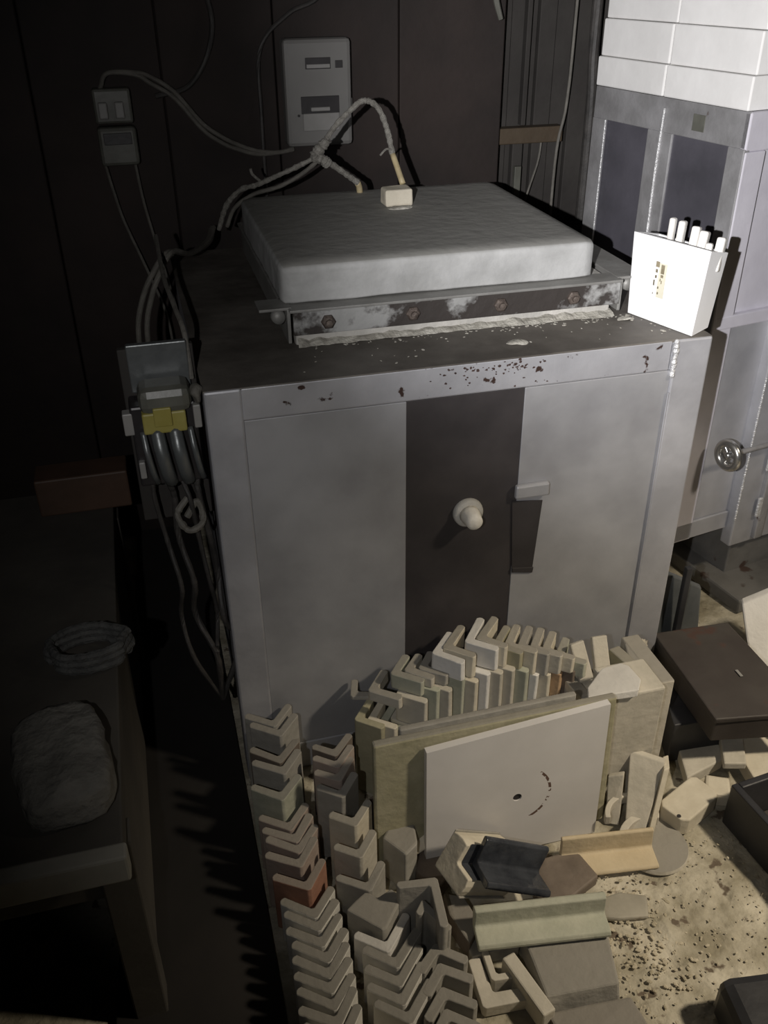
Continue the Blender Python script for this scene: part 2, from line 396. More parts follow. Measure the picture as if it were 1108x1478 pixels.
# mortar ridge at the foot of the neck, and crumbs
mr = bmesh.new(); N_ = 120
rows_ = []
for i in range(N_+1):
    x = .180+.60*i/N_; wv = .5+.5*noise.noise(Vector((x*14, 3, 1))); d_ = .010+.012*max(0, wv)*(1.5 if x > .55 else .8)
    h_m = .004+.006*abs(noise.noise(Vector((x*30, 8, 2))))
    rows_.append([mr.verts.new(p) for p in ((x, .164, .8605), (x, .164, .8605+h_m*1.6), (x, .160-d_*.5, .8605+h_m), (x, .160-d_, .8606))])
for A_, B_ in zip(rows_, rows_[1:]):
    for j in range(3): mr.faces.new((A_[j], A_[j+1], B_[j+1], B_[j]))
rough_up(mr, .0012, 90)
link('mortar_ridge', mr, m_crumb, k)
cr = bmesh.new()
for i in range(190):
    if i < 140: x = random.uniform(.20, .84); y = .143-abs(random.gauss(0, .014))
    else: x = random.uniform(.12, .86); y = random.uniform(.03, .14)
    if x < .55 and random.random() < .5: continue
    s = random.uniform(.0007, .0022)*(1.7 if x > .6 and random.random() < .3 else 1)
    mt = Matrix.Translation((x, y, .8602+s*.2)) @ Matrix.Rotation(random.uniform(0, 6), 4, 'Z') @ Matrix.Diagonal((1.8, 1, .5, 1))
    bmesh.ops.create_icosphere(cr, subdivisions=1, radius=s, matrix=mt)
rough_up(cr, .0008, 300)
tag(link('crumbs', cr, m_crumb, loc=(.5, .12, .86)), 'loose white refractory crumbs scattered along the kiln top in front of the lid', 'crumbs', kind='stuff')
# a bigger flake of peeled lime
for (x, y, s, lb_) in ((.552, .060, .014, 'flat whitish flake lying on the kiln top near its front edge'), (.79, .118, .011, 'whitish lump of mortar beside the right end of the lid rail')):
    f = bmesh.new(); bmesh.ops.create_icosphere(f, subdivisions=3, radius=s, matrix=Matrix.Translation((x, y, .8615)) @ Matrix.Diagonal((1.5, .8, .22, 1)))
    rough_up(f, .003, 60); tag(link('mortar_flake', f, m_crumb, loc=(x, y, .861)), lb_, 'flake')

# plug brick on the lid and its thermocouple
pb = rough_up(box((.436, .512, 1.0), (.494, .556, 1.034), .004), .0012, 40, 2)
tag(link('plug_brick', pb, TMC['cream'], loc=(.465, .534, 1.0)), 'small cream firebrick block sitting on the middle of the kiln lid', 'brick')
lump = bmesh.new(); bmesh.ops.create_icosphere(lump, subdivisions=3, radius=.022, matrix=Matrix.Translation((.463, .500, 1.0)) @ Matrix.Diagonal((1.2, .7, .22, 1))); rough_up(lump, .003, 60)
tag(link('mortar_lump', lump, m_crumb, loc=(.463, .5, 1.0)), 'pinkish white mortar smear in front of the plug brick on the lid', 'mortar')
th = thing('thermocouple', 'braided thermocouple lead arching over the lid into the plug brick', 'cable', (.489, .56, 1.03))
link('sheath_tube', tube([(.4865, .562, 1.034), (.483, .59, 1.06), (.478, .61, 1.085)], .0062, 12, 3), m_tube, th, smooth=True)
link('braided_lead', tube([(.478, .61, 1.083), (.468, .62, 1.135), (.449, .62, 1.176), (.42, .62, 1.19), (.391, .622, 1.172), (.353, .63, 1.134), (.325, .64, 1.088)], .0058, 10, 10, .18), m_braid, th)
link('knot', tube([(.345, .632, 1.118), (.330, .640, 1.10), (.318, .645, 1.085), (.333, .640, 1.078), (.345, .645, 1.068)], .010, 10, 6, .25), m_braid, th)
link('loose_strand', tube([(.480, .61, 1.092), (.462, .60, 1.098), (.448, .60, 1.086)], .0022, 6), m_braid, th)
t2 = thing('power_lead', 'braided lead from the knot down to a short ceramic stub at the lid back', 'cable', (.419, .66, 1.0))
link('stub', tube([(.4195, .668, .994), (.417, .665, 1.012), (.412, .66, 1.022)], .0068, 12, 3), m_tube, t2, smooth=True)
link('braided_lead', tube([(.333, .643, 1.081), (.374, .655, 1.051), (.413, .66, 1.022)], .0062, 10, 8, .18), m_braid, t2)
tag(link('twisted_lead', tube([(.322, .648, 1.082), (.284, .66, 1.063), (.238, .665, 1.045), (.193, .67, 1.028), (.163, .685, 1.018), (.131, .70, .985), (.11, .715, .93)], .0055, 10, 8, .2), m_braid, loc=(.16, .68, 1.0)),
    'upper braided lead sloping down from the knot to the lid back left corner', 'cable')
tag(link('twisted_lead', tube([(.328, .65, 1.075), (.29, .675, 1.042), (.245, .69, 1.018), (.19, .712, 1.0), (.15, .73, .97), (.13, .735, .93)], .0045, 10, 8, .1), m_cable, loc=(.2, .7, 1.0)),
    'lower thin lead running beside the braided one to the lid corner', 'cable')
tag(link('twisted_lead', tube([(.205, .675, 1.034), (.188, .67, 1.05), (.184, .668, 1.062)], .003, 8), m_braid, loc=(.2, .67, 1.03)), 'short frayed wire end sticking up near the lid back left corner', 'cable')

# cable drooping over the kiln's left edge
for dx, lb_ in ((0, 'outer of the pair of grey cables hanging over the kiln left edge'), (.014, 'inner of the pair of grey cables hanging over the kiln left edge')):
    tag(link('grey_cable', tube([(.105+dx*.4, .86, .90), (.082+dx*.3, .74, .90), (.035+dx*.3, .60, .915), (-.012+dx*.5, .47, .955), (-.048+dx, .45, .92), (-.072+dx*1.2, .45, .875), (-.088+dx*1.2, .45, .82), (-.092+dx*1.2, .45, .74), (-.095+dx, .42, .55)], .0055, 10), m_cable, loc=(-.05, .45, .5)), lb_, 'cable')

# ------------------------------------------------------------------ wall box (breaker)
b = thing('breaker_box', 'beige plastic breaker box mounted on the dark wooden wall above the kiln', 'breaker box', (.40, WY, 1.03))
link('housing', box((.316, WY-.055, 1.048), (.476, WY, 1.282), .010), m_box, b, smooth=False)
fy = WY-.055
link('name_plate', box((.366, fy-.002, 1.218), (.426, fy+.002, 1.242), .001), m_boxd, b)
link('plate_stripe', box((.369, fy-.003, 1.220), (.424, fy, 1.228), .0005), m_boxl, b)
link('indicator', box((.437, fy-.002, 1.219), (.455, fy+.002, 1.235), .001), m_boxd, b)
link('window', box((.352, fy-.002, 1.122), (.444, fy+.002, 1.160), .001), m_boxd, b)
sw = link('switch_lever', box((.374, fy-.010, 1.128), (.420, fy, 1.137), .002), m_boxl, b)
link('breaker_cover', box((.355, fy-.005, 1.084), (.443, fy, 1.123), .002), m_boxl, b)
link('screw', lathe([(0,0),(.003,0),(.003,.003),(0,.003)], Matrix.Translation((.345, fy, 1.119)) @ Matrix.Rotation(R(90),4,'X'), 10), m_boxd, b)
link('side_lug', box((.476, WY-.03, 1.12), (.482, WY-.01, 1.15), .001), m_box, b)

# fuse holder
f = thing('fuse_holder', 'old porcelain cut-out fuse holder in two halves on the wall, upper left', 'fuse holder', (-.08, WY, 1.03))
link('upper_block', box((-.12, WY-.04, 1.118), (-.036, WY, 1.192), .006), m_porc, f)
for x in (-.098, -.062): link('contact_blade', box((x-.012, WY-.052, 1.130), (x+.008, WY-.038, 1.165), .003), m_boxl, f)
link('lower_block', box((-.121, WY-.05, 1.028), (-.034, WY, 1.112), .008), m_porc, f)
link('dark_window', box((-.108, WY-.0525, 1.075), (-.046, WY-.045, 1.100), .001), m_boxd, f)
for pts, lb_ in (([(-.114,WY-.03,1.03),(-.104,WY-.03,.965),(-.09,WY-.03,.895),(-.049,WY-.05,.767),(-.02,WY-.08,.66),(-.015,WY-.08,.5)], 'left thin wire hanging down from the fuse holder'),
                 ([(-.046,WY-.03,1.03),(-.04,WY-.03,.95),(-.028,WY-.03,.87),(-.006,WY-.05,.746),(.012,WY-.07,.62),(.015,WY-.07,.5)], 'right thin wire hanging down from the fuse holder')):
    tag(link('fuse_wire', tube(pts, .0035, 8), m_cable, loc=(-.05, WY-.03, .6)), lb_, 'cable')
for k_, (dz, lb_) in enumerate(((0, 'upper of the two slack cables from fuse holder towards breaker box'), (-.014, 'lower of the two slack cables from fuse holder towards breaker box'))):
    tag(link('slack_cable', tube([(-.10, WY-.02, 1.19), (-.08, WY-.03, 1.222), (-.02, WY-.03, 1.222+dz*.3), (.012, WY-.02, 1.212+dz), (.063, WY-.02, 1.178+dz), (.118, WY-.025, 1.110+dz), (.16, WY-.025, 1.078+dz), (.197, WY-.025, 1.058+dz*.8), (.246, WY-.025, 1.040+dz*.5), (.30, WY-.02, 1.034), (.335, WY-.012, 1.040+dz*.2)], .0052, 10), m_cable, loc=(.1, WY-.02, 1.1)), lb_, 'cable')
tag(link('black_cable', tube([(.10, WY-.015, 1.5), (.16, WY-.015, 1.36), (.155, WY-.015, 1.27), (.10, WY-.015, 1.19), (.02, WY-.02, 1.17)], .006, 8), m_cabled, loc=(.1, WY, 1.3)), 'dark cable curving down the wall above the slack pair', 'cable')
tag(link('black_cable', tube([(.50, WY-.012, 1.5), (.42, WY-.012, 1.37), (.34, WY-.012, 1.33), (.27, WY-.012, 1.26), (.262, WY-.012, 1.12), (.26, WY-.015, .9)], .005, 8), m_cabled, loc=(.3, WY, 1.2)), 'dark cable running down the wall left of the breaker box', 'cable')
tag(link('hanging_strap', tube([(.815, WY-.05, 1.42), (.832, WY-.05, 1.35), (.846, WY-.05, 1.31)], (.009, .006), 8), m_porc, loc=(.83, WY-.05, 1.35)), 'short pale strap end hanging at the top edge of the wall', 'strap')

# pipes and pole right of the panelling
for i, (pts, rad, mm, nm, lb_) in enumerate((
    ([(1.078, WY+.02, 2.2), (1.074, WY+.02, 1.345), (1.069, WY+.02, 1.109), (1.05, WY+.02, .956), (1.052, WY+.02, .5)], .004, m_cable, 'conduit', 'thin bent grey conduit left of the pipe in the wall bay'),
    ([(1.128, WY+.0, 2.2), (1.12, WY+.0, 1.344), (1.13, WY+.0, 1.022), (1.13, WY, .0)], .014, m_cabled, 'conduit', 'thicker dark pipe standing in the wall bay beside the bamboo pole'),
    ([(1.178, WY-.02, 2.2), (1.160, WY-.02, 1.344), (1.158, WY-.02, .9), (1.158, WY-.02, .0)], .011, m_cabled, 'conduit', 'dark grey pipe immediately left of the bamboo pole'))):
    tag(link(nm, tube(pts, rad, 12), mm, loc=(pts[0][0], pts[0][1], 0 if i else .5)), lb_, 'pipe')
tag(link('thin_wire', tube([(1.02, WY+.05, 1.05), (1.015, WY+.05, .97), (.985, WY+.03, .90), (.965, WY+.02, .85)], .003, 6), m_cable, loc=(1.0, WY+.03, .9)), 'short stray wire below the pale batten in the wall bay', 'cable')
tag(link('white_strip', box((.94, WY+.03, .82), (.958, WY+.045, .955), .001), m_porc, loc=(.95, WY+.03, .82)), 'pale strip leaning under the batten behind the lid', 'strip')

# ------------------------------------------------------------------ the second furnace at the right
th_ = R(10.3); OC = Vector((1.107, .30, 0))
ov = thing('silver_furnace', 'tall silver steel furnace with dark blued side panels and a handwheel, right of the kiln', 'furnace', OC, th_)
def op(name, bm, m, parent=None, smooth=False):
    return link(name, bm, m, parent or ov, smooth, wr=True)
# local frame: x along the front to the right, y to the back
op('body', box((.006, .006, .20), (.75, .48, 1.172), .003), m_oven)
m_base = mat('dimmed_grey_base', (.10,.097,.09), (.17,.165,.155), 7, .7, .1, .2, spots=(.07,.045,.035), spot_scale=12, spot_thr=.66)  # grey darkened to paint in the beam's falloff low down; rust spots are real
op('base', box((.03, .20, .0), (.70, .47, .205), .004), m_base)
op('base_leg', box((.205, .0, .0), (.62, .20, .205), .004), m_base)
op('plinth', rough_up(box((.15, -.115, .0), (.64, .19, .040), .006), .003, 20, 3), m_base)
op('top_rail', box((-.004, -.004, 1.112), (.012, .485, 1.180), .002), m_oventop)
op('front_top_rail', box((-.004, -.006, 1.108), (.75, .01, 1.180), .003), m_oven)
op('corner_angle', rough_up(box((-.006, -.006, .195), (.008, .040, 1.113), .002), .0006, 20), m_oventop)
op('corner_angle', box((-.004, -.008, .195), (.050, .006, 1.108), .003), m_oven)
op('corner_angle', box((-.006, .436, .195), (.008, .484, 1.113), .002), m_oventop)
op('centre_angle', box((-.006, .205, .195), (.008, .285, 1.113), .002), m_oventop)
op('side_panel', box((-.001, .04, .3), (.008, .21, 1.112), .001), m_purple)
op('side_panel', box((-.001, .28, .3), (.008, .44, 1.112), .001), m_purple)
op('weld_line', tube([(-.007, .238, 1.16), (-.008, .240, 1.02), (-.008, .237, .80), (-.007, .236, .3)], .0028, 8, 8, .1), m_weld)
op('weld_line', tube([(-.007, .434, 1.112), (-.007, .434, .9), (-.007, .434, .3)], .0018, 8), m_weld)
op('paint_smear', box((-.0055, .115, 1.128), (-.003, .15, 1.160), .0005), m_porc)
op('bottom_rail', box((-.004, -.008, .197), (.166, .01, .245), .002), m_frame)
op('middle_seam', box((.0, -.009, .742), (.75, .006, .772), .003), m_oven)
op('front_door', box((.166, -.030, .150), (.60, .004, .745), .004), m_frame)  # door, lower panel and bottom rail painted darker, standing in for beam falloff
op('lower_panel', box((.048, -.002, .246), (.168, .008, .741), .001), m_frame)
op('door_rail', box((.235, -.042, .16), (.262, -.028, .72), .003), m_oventop)
wl = bmesh.new()
for i in range(80):
    z = .61-i*.0048
    bmesh.ops.create_icosphere(wl, subdivisions=1, radius=random.uniform(.0025, .0042), matrix=Matrix.Translation((.166, -.030, z)))
op('weld_bead', wl, m_weld, smooth=True)
for z in (.36, .23, .68): op('weld_patch', rough_up(box((.222, -.044, z), (.236, -.036, z+.055), .003), .002, 60), m_weld)
op('knob', lathe([(0, 0), (.012, 0), (.012, .015), (.022, .02), (.022, .035), (0, .038)], Matrix.Translation((.095, -.006, 1.013)) @ Matrix.Rotation(R(90), 4, 'X'), 24), m_boxd, smooth=True)
# handwheel: axis along the front
hw = Matrix.Translation((.052, -.070, .458)) @ Matrix.Rotation(R(2), 4, 'Z') @ Matrix.Rotation(R(90), 4, 'Y')
rim = bmesh.new(); seg = 40
prev = []
rings = []
for i in range(seg):
    a = 2*math.pi*i/seg; ring = []
    for j in range(14):
        b2 = 2*math.pi*j/14; rr_ = .0290+.0098*math.cos(b2)
        ring.append(rim.verts.new((rr_*math.cos(a), rr_*math.sin(a), .0098*math.sin(b2))))
    rings.append(ring)
for i in range(seg):
    A, B = rings[i], rings[(i+1) % seg]
    for j in range(14): rim.faces.new((A[j], B[j], B[(j+1) % 14], A[(j+1) % 14]))
rim.transform(hw); wheel = op('handwheel', rim, m_steelshiny, smooth=True)
sp = bmesh.new()
for a in (20, 140, 260):
    t_ = tube([(0, 0, .001), (.012*math.cos(R(a)), .012*math.sin(R(a)), .001), (.027*math.cos(R(a)), .027*math.sin(R(a)), 0)], .0048, 8, 3); t_.transform(hw); merge(sp, t_)
op('spokes', sp, m_steelshiny, wheel, smooth=True)
op('hub', lathe([(0, -.008), (.008, -.008), (.009, 0), (.008, .012), (0, .012)], hw, 16), m_steelshiny, wheel, smooth=True)
op('shaft', tube([(.055, -.070, .458), (.16, -.070, .458), (.40, -.070, .458)], .0060, 10, 4), m_oventop, wheel)
op('shaft_bracket', box((.24, -.082, .435), (.262, -.03, .475), .002), m_oventop)

# insulating blocks piled on the furnace: two per course along the side, each its own thing
rot = Matrix.Rotation(th_, 4, 'Z')
course_names = ['lowest', 'second', 'third', 'fourth', 'fifth']
z = 1.180
for c in range(4):
    off = [-.004, .002, .008, .010][c]; hgt = [.062, .076, .080, .080][c]
    for s_, (y0, y1) in enumerate(((.006, .252), (.254, .488))):
        bm = box((off, y0+random.uniform(-.002, .002), z+.0008), (.45, y1, z+hgt), .003); rough_up(bm, .0008, 20)
        bm.transform(rot); bmesh.ops.translate(bm, vec=OC, verts=bm.verts)
        loc = (OC + rot @ Vector((.22, (y0+y1)/2, z)))
        tag(link('insulating_block', bm, m_block, loc=loc), 'white insulating block in the %s course on the furnace top, %s half' % (course_names[c], ('nearer', 'farther')[s_]), 'block', 'white blocks stacked on the furnace')
    z += hgt
# bamboo pole
tag(link('bamboo_pole', tube([(1.165, .865, 0.0), (1.158, .862, .9), (1.160, .865, 1.36), (1.165, .87, 2.2)], .013, 14), m_pole, loc=(1.165, .865, 0)), 'yellowish bamboo pole standing behind the furnace next to the white blocks', 'pole')
tag(link('conduit', tube([(1.128, .855, 0), (1.126, .855, .9), (1.128, .86, 1.36), (1.13, .86, 2.2)], .004, 10), m_boxl, loc=(1.128, .86, 0)), 'thin whitish rod standing in front of the bamboo pole', 'pipe')

# ------------------------------------------------------------------ white carton of tiles on the kiln corner
wb_ = thing('white_carton', 'white foam carton with a small printed label standing on the kiln front right corner', 'carton', (.862, .09, .8605))
A = Vector((.860, .004, 0)); Bv = Vector((.812, .150, 0)); Cv = Vector((.912, .036, 0))
Dv = Bv + (Cv-A)
g0, g1 = .861, 1.012
sp_ = .004
def up(p, o): return Vector((p.x+o[0], p.y+o[1], 0))
ct = bmesh.new()
bot = [A, Cv, Dv, Bv]
topo = [A+Vector((.006, -.006, 0)), Cv+Vector((.012, -.002, 0)), Dv+Vector((.01, .006, 0)), Bv+Vector((-.006, .004, 0))]
vb = [ct.verts.new((p.x, p.y, g0)) for p in bot]; vt = [ct.verts.new((p.x, p.y, g1-.016*(1 if i in (1, 2) else 0))) for i, p in enumerate(topo)]
cen = sum(topo, Vector())/4
vi = [ct.verts.new((cen.x+(p.x-cen.x)*.86, cen.y+(p.y-cen.y)*.90, v.co.z)) for p, v in zip(topo, vt)]
vf = [ct.verts.new((v.co.x, v.co.y, v.co.z-.03)) for v in vi]
ct.faces.new(vb[::-1]); ct.faces.new(vf)
for i in range(4):
    j = (i+1) % 4
    ct.faces.new((vb[i], vb[j], vt[j], vt[i])); ct.faces.new((vt[i], vt[j], vi[j], vi[i])); ct.faces.new((vi[i], vi[j], vf[j], vf[i]))
bevel(ct, .003, 2)
link('carton_body', ct, m_white, wb_)
# printed label: marks on the long left face
uv = (A-Bv).normalized(); nrm = Vector((-uv.y, uv.x, 0)); nrm = nrm if nrm.dot(Vector((-1, -1, 0))) > 0 else -nrm
def on_face(s, zz, d=.0): 
    lean = (zz-g0)/(g1-g0)
    base = Bv + (A-Bv)*s; t_ = topo[3] + (topo[0]-topo[3])*s
    p = base.lerp(t_, lean) + nrm*d; return Vector((p.x, p.y, zz))
m_lab = mat('label_paper', (.66,.63,.50), (.70,.67,.54), 20, .6, 0, 0); m_ink = mat('label_ink', (.10,.085,.05), (.28,.24,.16), 40, .6, 0, 0)
def quad_on(s0, z0, s1, z1, d=.0010):
    bm = bmesh.new(); v = [bm.verts.new(on_face(s, zz, d)) for s, zz in ((s0, z0), (s1, z0), (s1, z1), (s0, z1))]; bm.faces.new(v)
    r_ = bmesh.ops.extrude_face_region(bm, geom=bm.faces[:]); bmesh.ops.translate(bm, vec=-nrm*.0006, verts=[e for e in r_['geom'] if isinstance(e, bmesh.types.BMVert)])
    return bm
link('label', quad_on(.40, .908, .50, .970, .0012), m_lab, wb_)
ink = bmesh.new()
for s0, z0, s1, z1 in ((.43,.952,.475,.968),(.435,.945,.47,.950),(.355,.962,.40,.972),(.36,.952,.385,.958),(.36,.942,.38,.947),(.43,.938,.44,.943),(.45,.934,.46,.940),(.345,.928,.36,.938),(.41,.924,.425,.928),(.415,.914,.43,.918),(.35,.912,.356,.915)):
    merge(ink, quad_on(s0, z0, s1, z1, .0022))
link('print', ink, m_ink, wb_)
# tiles poking out of the carton
for i, (x, y, zt, a, wd, tl) in enumerate(((.868, .124, 1.034, 30, .0055, 4), (.877, .108, 1.031, 35, .0062, 10), (.884, .076, 1.028, 40, .0075, 22), (.889, .058, 1.024, 40, .0078, 26), (.893, .040, 1.008, 45, .006, 14), (.903, .026, 1.020, 40, .0075, 30))):
    bm = rough_up(box((-wd*1.2, -wd, 0), (wd*1.2, wd, zt-.962), .0035), .0008, 40); bm.transform(Matrix.Rotation(R(a), 4, 'Z') @ Matrix.Rotation(R(tl*.55), 4, 'Y'))
    o = link('ceramic_stick', bm, TMC['white']); o.location = (x-.006, y, .967)
    tag(o, 'white ceramic stick poking out of the carton, %s from the back' % ORD[i], 'ceramic stick', 'sticks in the white carton')

# ------------------------------------------------------------------ contactor at the kiln's left side
c = thing('magnetic_contactor', 'grey contactor with yellow terminal cover bolted to a board at the kiln left side', 'contactor', (-.07, .08, 0))
link('board', box((-.122, .072, .60), (-.004, .086, .915), .002), m_wood2, c)
link('back_plate', box((-.108, .060, .845), (-.014, .072, .925), .002), m_contact, c)
link('top_cover', box((-.100, .0, .828), (-.018, .062, .872), .014), m_boxl if False else m_porc, c)
link('frame', box((-.116, .02, .695), (-.012, .072, .838), .004), m_boxd, c)
link('yellow_cover', box((-.098, .002, .796), (-.030, .03, .832), .003), m_yellow, c)
link('yellow_tab', box((-.080, -.004, .810), (-.052, .006, .842), .002), m_yellow, c)
for i, x in enumerate((-.100, -.078, -.050, -.026)):
    w_ = (.008, .018, .018, .008)[i]
    cc = tube([(x, .012, .798), (x+.003, -.004, .765), (x+.008, .002, .725), (x+.012, .02, .700)], w_*.62, 14, 6)
    link('phase_housing', cc, m_contact, c, smooth=True)
link('side_lug', box((-.128, .02, .790), (-.112, .04, .828), .002), m_boxl, c)
link('side_lug', box((-.114, .01, .715), (-.104, .03, .745), .002), m_boxl, c)
link('side_lug', box((-.018, .01, .795), (-.006, .03, .835), .002), m_boxl, c)
random.seed(3)
wl_ = ['leftmost wire', 'second wire', 'third wire', 'rightmost wire']
for i, x in enumerate((-.098, -.074, -.05, -.026)):
    p = [(x, .03, .70)]
    for j in range(5): p.append((x+.018*(j+1)*.35+random.uniform(-.012, .012), .03+random.uniform(-.02, .02), .66-j*.085))
    p.append((-.03, .03, .2))
    tag(link('dusty_wire', tube(p, .0055 if i % 2 else .0042, 8, 8, .1), m_cabled, loc=(x, .03, .3)), wl_[i]+' hanging below the contactor along the kiln side', 'cable', 'wires under the contactor')
tag(link('wire_bundle', tube([(-.045, .02, .665), (-.065, .01, .64), (-.05, .0, .612), (-.025, .01, .62), (-.03, .02, .655), (-.05, .015, .63)], .006, 8, 8, .2), m_cable, loc=(-.045, .02, .6)), 'tangled loop of pinkish wire just below the contactor', 'cable')
tag(link('grey_cable', tube([(-.012, .06, .86), (-.014, .08, .93), (-.022, .16, .95), (-.03, .30, .96), (-.03, .5, .98)], .0042, 8, 6), m_cable, loc=(-.012, .06, .86)), 'thin pale cable rising along the kiln left edge behind the contactor', 'cable')
rg = bmesh.new(); bmesh.ops.create_icosphere(rg, subdivisions=3, radius=.018, matrix=Matrix.Translation((-.010, .02, .853)) @ Matrix.Diagonal((.6, .9, 1.1, 1))); rough_up(rg, .007, 45)
tag(link('rag', rg, m_cable, loc=(-.01, .02, .84)), 'knotted grey rag stuck at the kiln front left top corner', 'rag')

# ------------------------------------------------------------------ bench at the left with stone, rope, tin
bn = thing('workbench', 'grimy dark workbench at the lower left with a pale edge strip', 'bench', (-.6, -.1, 0))
link('bench_top', box((-1.0, -.49, .41), (-.195, .5, .45), .003), m_bench, bn)
link('edge_strip', box((-1.0, -.515, .405), (-.190, -.488, .452), .004), m_edge, bn)
for x in (-.98, -.24):
    for y in (-.46, .42): link('leg', box((x, y, 0), (x+.05, y+.05, .41), .003), m_bench, bn)
link('apron', box((-.93, -.45, .30), (-.24, -.43, .41), .003), m_bench, bn)
link('side_panel', box((-.215, -.41, .02), (-.200, .42, .41), .003), m_bench, bn)
st = bmesh.new(); bmesh.ops.create_cube(st, size=1); bmesh.ops.subdivide_edges(st, edges=st.edges, cuts=9, use_grid_fill=True)
for v in st.verts:
    cc = v.co*2; l_ = (abs(cc.x)**5+abs(cc.y)**5+abs(cc.z)**5)**(1/5)
    v.co = cc/l_
    v.co = Vector((v.co.x*.062, v.co.y*.098, v.co.z*.032)); v.co += noise.noise_vector(v.co*22)*.010 + noise.noise_vector(v.co*60)*.004
st.transform(Matrix.Translation((-.268, -.355, .480)) @ Matrix.Rotation(R(10), 4, 'Z'))
tag(link('stone', st, m_stone, smooth=True, loc=(-.268, -.355, .45)), 'pale rough rounded stone block lying on the dark bench', 'stone')
rp = []
for i in range(46):
    a = i*.42; rp.append((-.235+(.062+.006*math.sin(i*2.1))*math.cos(a)+random.uniform(-.004, .004), -.10+(.045)*math.sin(a), .458+i*.0009))
tag(link('rope_coil', tube(rp, .007, 8, 4, .15), m_rope, loc=(-.235, -.1, .45)), 'loose coil of grey rope on the far part of the bench', 'rope')
tag(link('tin_box', box((-.34, .395, .4505), (-.155, .47, .535), .004), m_brown, loc=(-.25, .43, .45)), 'long reddish brown tin at the back of the bench below the contactor', 'tin')
# dark board left of the first row, widened and lengthened as painted floor shade
bd = hexa([(-.30, -.95, .002), (-.010, -.95, .002), (-.010, 1.015, .002), (-.185, 1.015, .002), (-.30, -.95, .012), (-.010, -.95, .012), (-.010, 1.015, .012), (-.185, 1.015, .012)], .002)
tag(link('dark_board_floor_shade', bd, m_dark, loc=(-.1, -.3, 0)), 'long dark board widened as painted floor shade between the bench and the leftmost brick row', 'board')

# ------------------------------------------------------------------ rows of L tiles
random.seed(11)
row1 = [(.056,-.066,.19,'grey'),(.063,-.094,.19,'grey'),(.053,-.150,.18,'brown'),(.057,-.178,.18,'grey'),(.045,-.234,.175,'sage'),(.051,-.268,.135,'rose'),(.055,-.294,.135,'rose'),
 (.055,-.320,.135,'rose'),(.054,-.347,.135,'rose'),(.059,-.391,.13,'red'),(.060,-.424,.10,'pale'),(.062,-.449,.10,'pale'),(.062,-.476,.10,'pale'),(.065,-.504,.10,'pale'),(.062,-.530,.10,'pale'),(.060,-.556,.10,'pale'),(.059,-.582,.10,'pale'),(.060,-.608,.10,'pale'),(.061,-.634,.10,'pale')]
TN = {'pale':'pale-sided grey','grey':'grey','brown':'brownish grey','sage':'pale greenish','rose':'dusty pinkish','red':'red-brown','cream':'cream','beige':'beige','white':'white','olive':'olive','orange':'orange-brown','yellow':'yellow'}
for i, (x, y, zz, c_) in enumerate(row1):
    # skip ones too near each other: arms thinner there
    stand_tile('angle_brick', x, y, 0.002, zz, 97+random.uniform(-3, 3), .066, .071, .0148, TM[c_],
      '%s angle-shaped kiln brick, %s from the kiln in the leftmost row' % (TN[c_], ORD[i]), 'angle bricks in the leftmost row', 93, (random.uniform(-.6, .6), random.uniform(-.5, .5)), 'brick')
row2 = [(.154,-.165,.185,'brown'),(.152,-.193,.185,'rose'),(.150,-.222,.18,'rose'),(.145,-.258,.18,'grey'),(.155,-.314,.165,'cream'),(.154,-.360,.14,'beige'),
 (.158,-.408,.115,'grey'),(.162,-.505,.09,'white'),(.168,-.535,.09,'pale'),(.164,-.566,.09,'pale'),(.162,-.595,.09,'pale'),(.164,-.625,.09,'pale')]
for i, (x, y, zz, c_) in enumerate(row2):
    a2 = .078 if i > 6 else .063
    stand_tile('angle_brick', x, y, 0.002, zz, (97 if i < 7 else 92)+random.uniform(-3, 3), a2, .055 if i<6 else .067, .0148, TM[c_],
      '%s angle-shaped kiln brick, %s from the kiln in the second row' % (TN[c_], ORD[i]), 'angle bricks in the second row', 93, (random.uniform(-.6, .6), random.uniform(-.5, .5)), 'brick')
# broken block closing the second row's gap
bb = prism([(.110,-.425),(.158,-.478),(.166,-.476),(.205,-.425),(.190,-.405),(.165,-.418),(.150,-.400),(.128,-.412)], .002, .11, .003); rough_up(bb, .002, 40)
tag(link('broken_brick', bb, TM['grey'], loc=(.158, -.44, 0)), 'grey angle brick with a ragged broken top edge, middle of the second row', 'brick')
for i, (x, y) in enumerate(((.236,-.505),(.231,-.540),(.224,-.578),(.219,-.612))):
    stand_tile('angle_brick', x, y, .002, .09, -88+random.uniform(-4, 4), .058, .060, .016, TM['grey'],
      'grey angle brick turned the other way, %s from the kiln in the short third row' % ORD[i], 'angle bricks in the short third row', 98, (0, 0), 'brick')
stand_tile('angle_brick', .262, -.434, .002, .15, 218, .068, .090, .014, TM['grey'], 'tall grey angle brick standing at the dark gap beside the second row', None, 92, (0, 0), 'brick')
stand_tile('angle_brick', .232, -.452, .002, .13, 262, .030, .070, .012, TM['grey'], 'narrower angle brick nested inside the tall grey one by the dark gap', None, 70, (0, 0), 'brick')
# loose brown/grey pieces behind
o = tag(link('clay_chunk', rough_up(prism([(.215,-.235),(.262,-.262),(.270,-.215),(.236,-.185),(.205,-.20)], .002, .10, .004), .0015, 40), TMC['brown'], loc=(.24, -.22, 0)), 'brownish clay chunk between second row and shelf plates', 'brick')
o = tag(link('clay_chunk', rough_up(prism([(.205,-.300),(.235,-.345),(.262,-.325),(.268,-.285),(.235,-.262)], .002, .105, .004), .0015, 40), TM['grey'], loc=(.235, -.30, 0)), 'pale grey clay chunk with a lit end beside the cream second-row brick', 'brick')

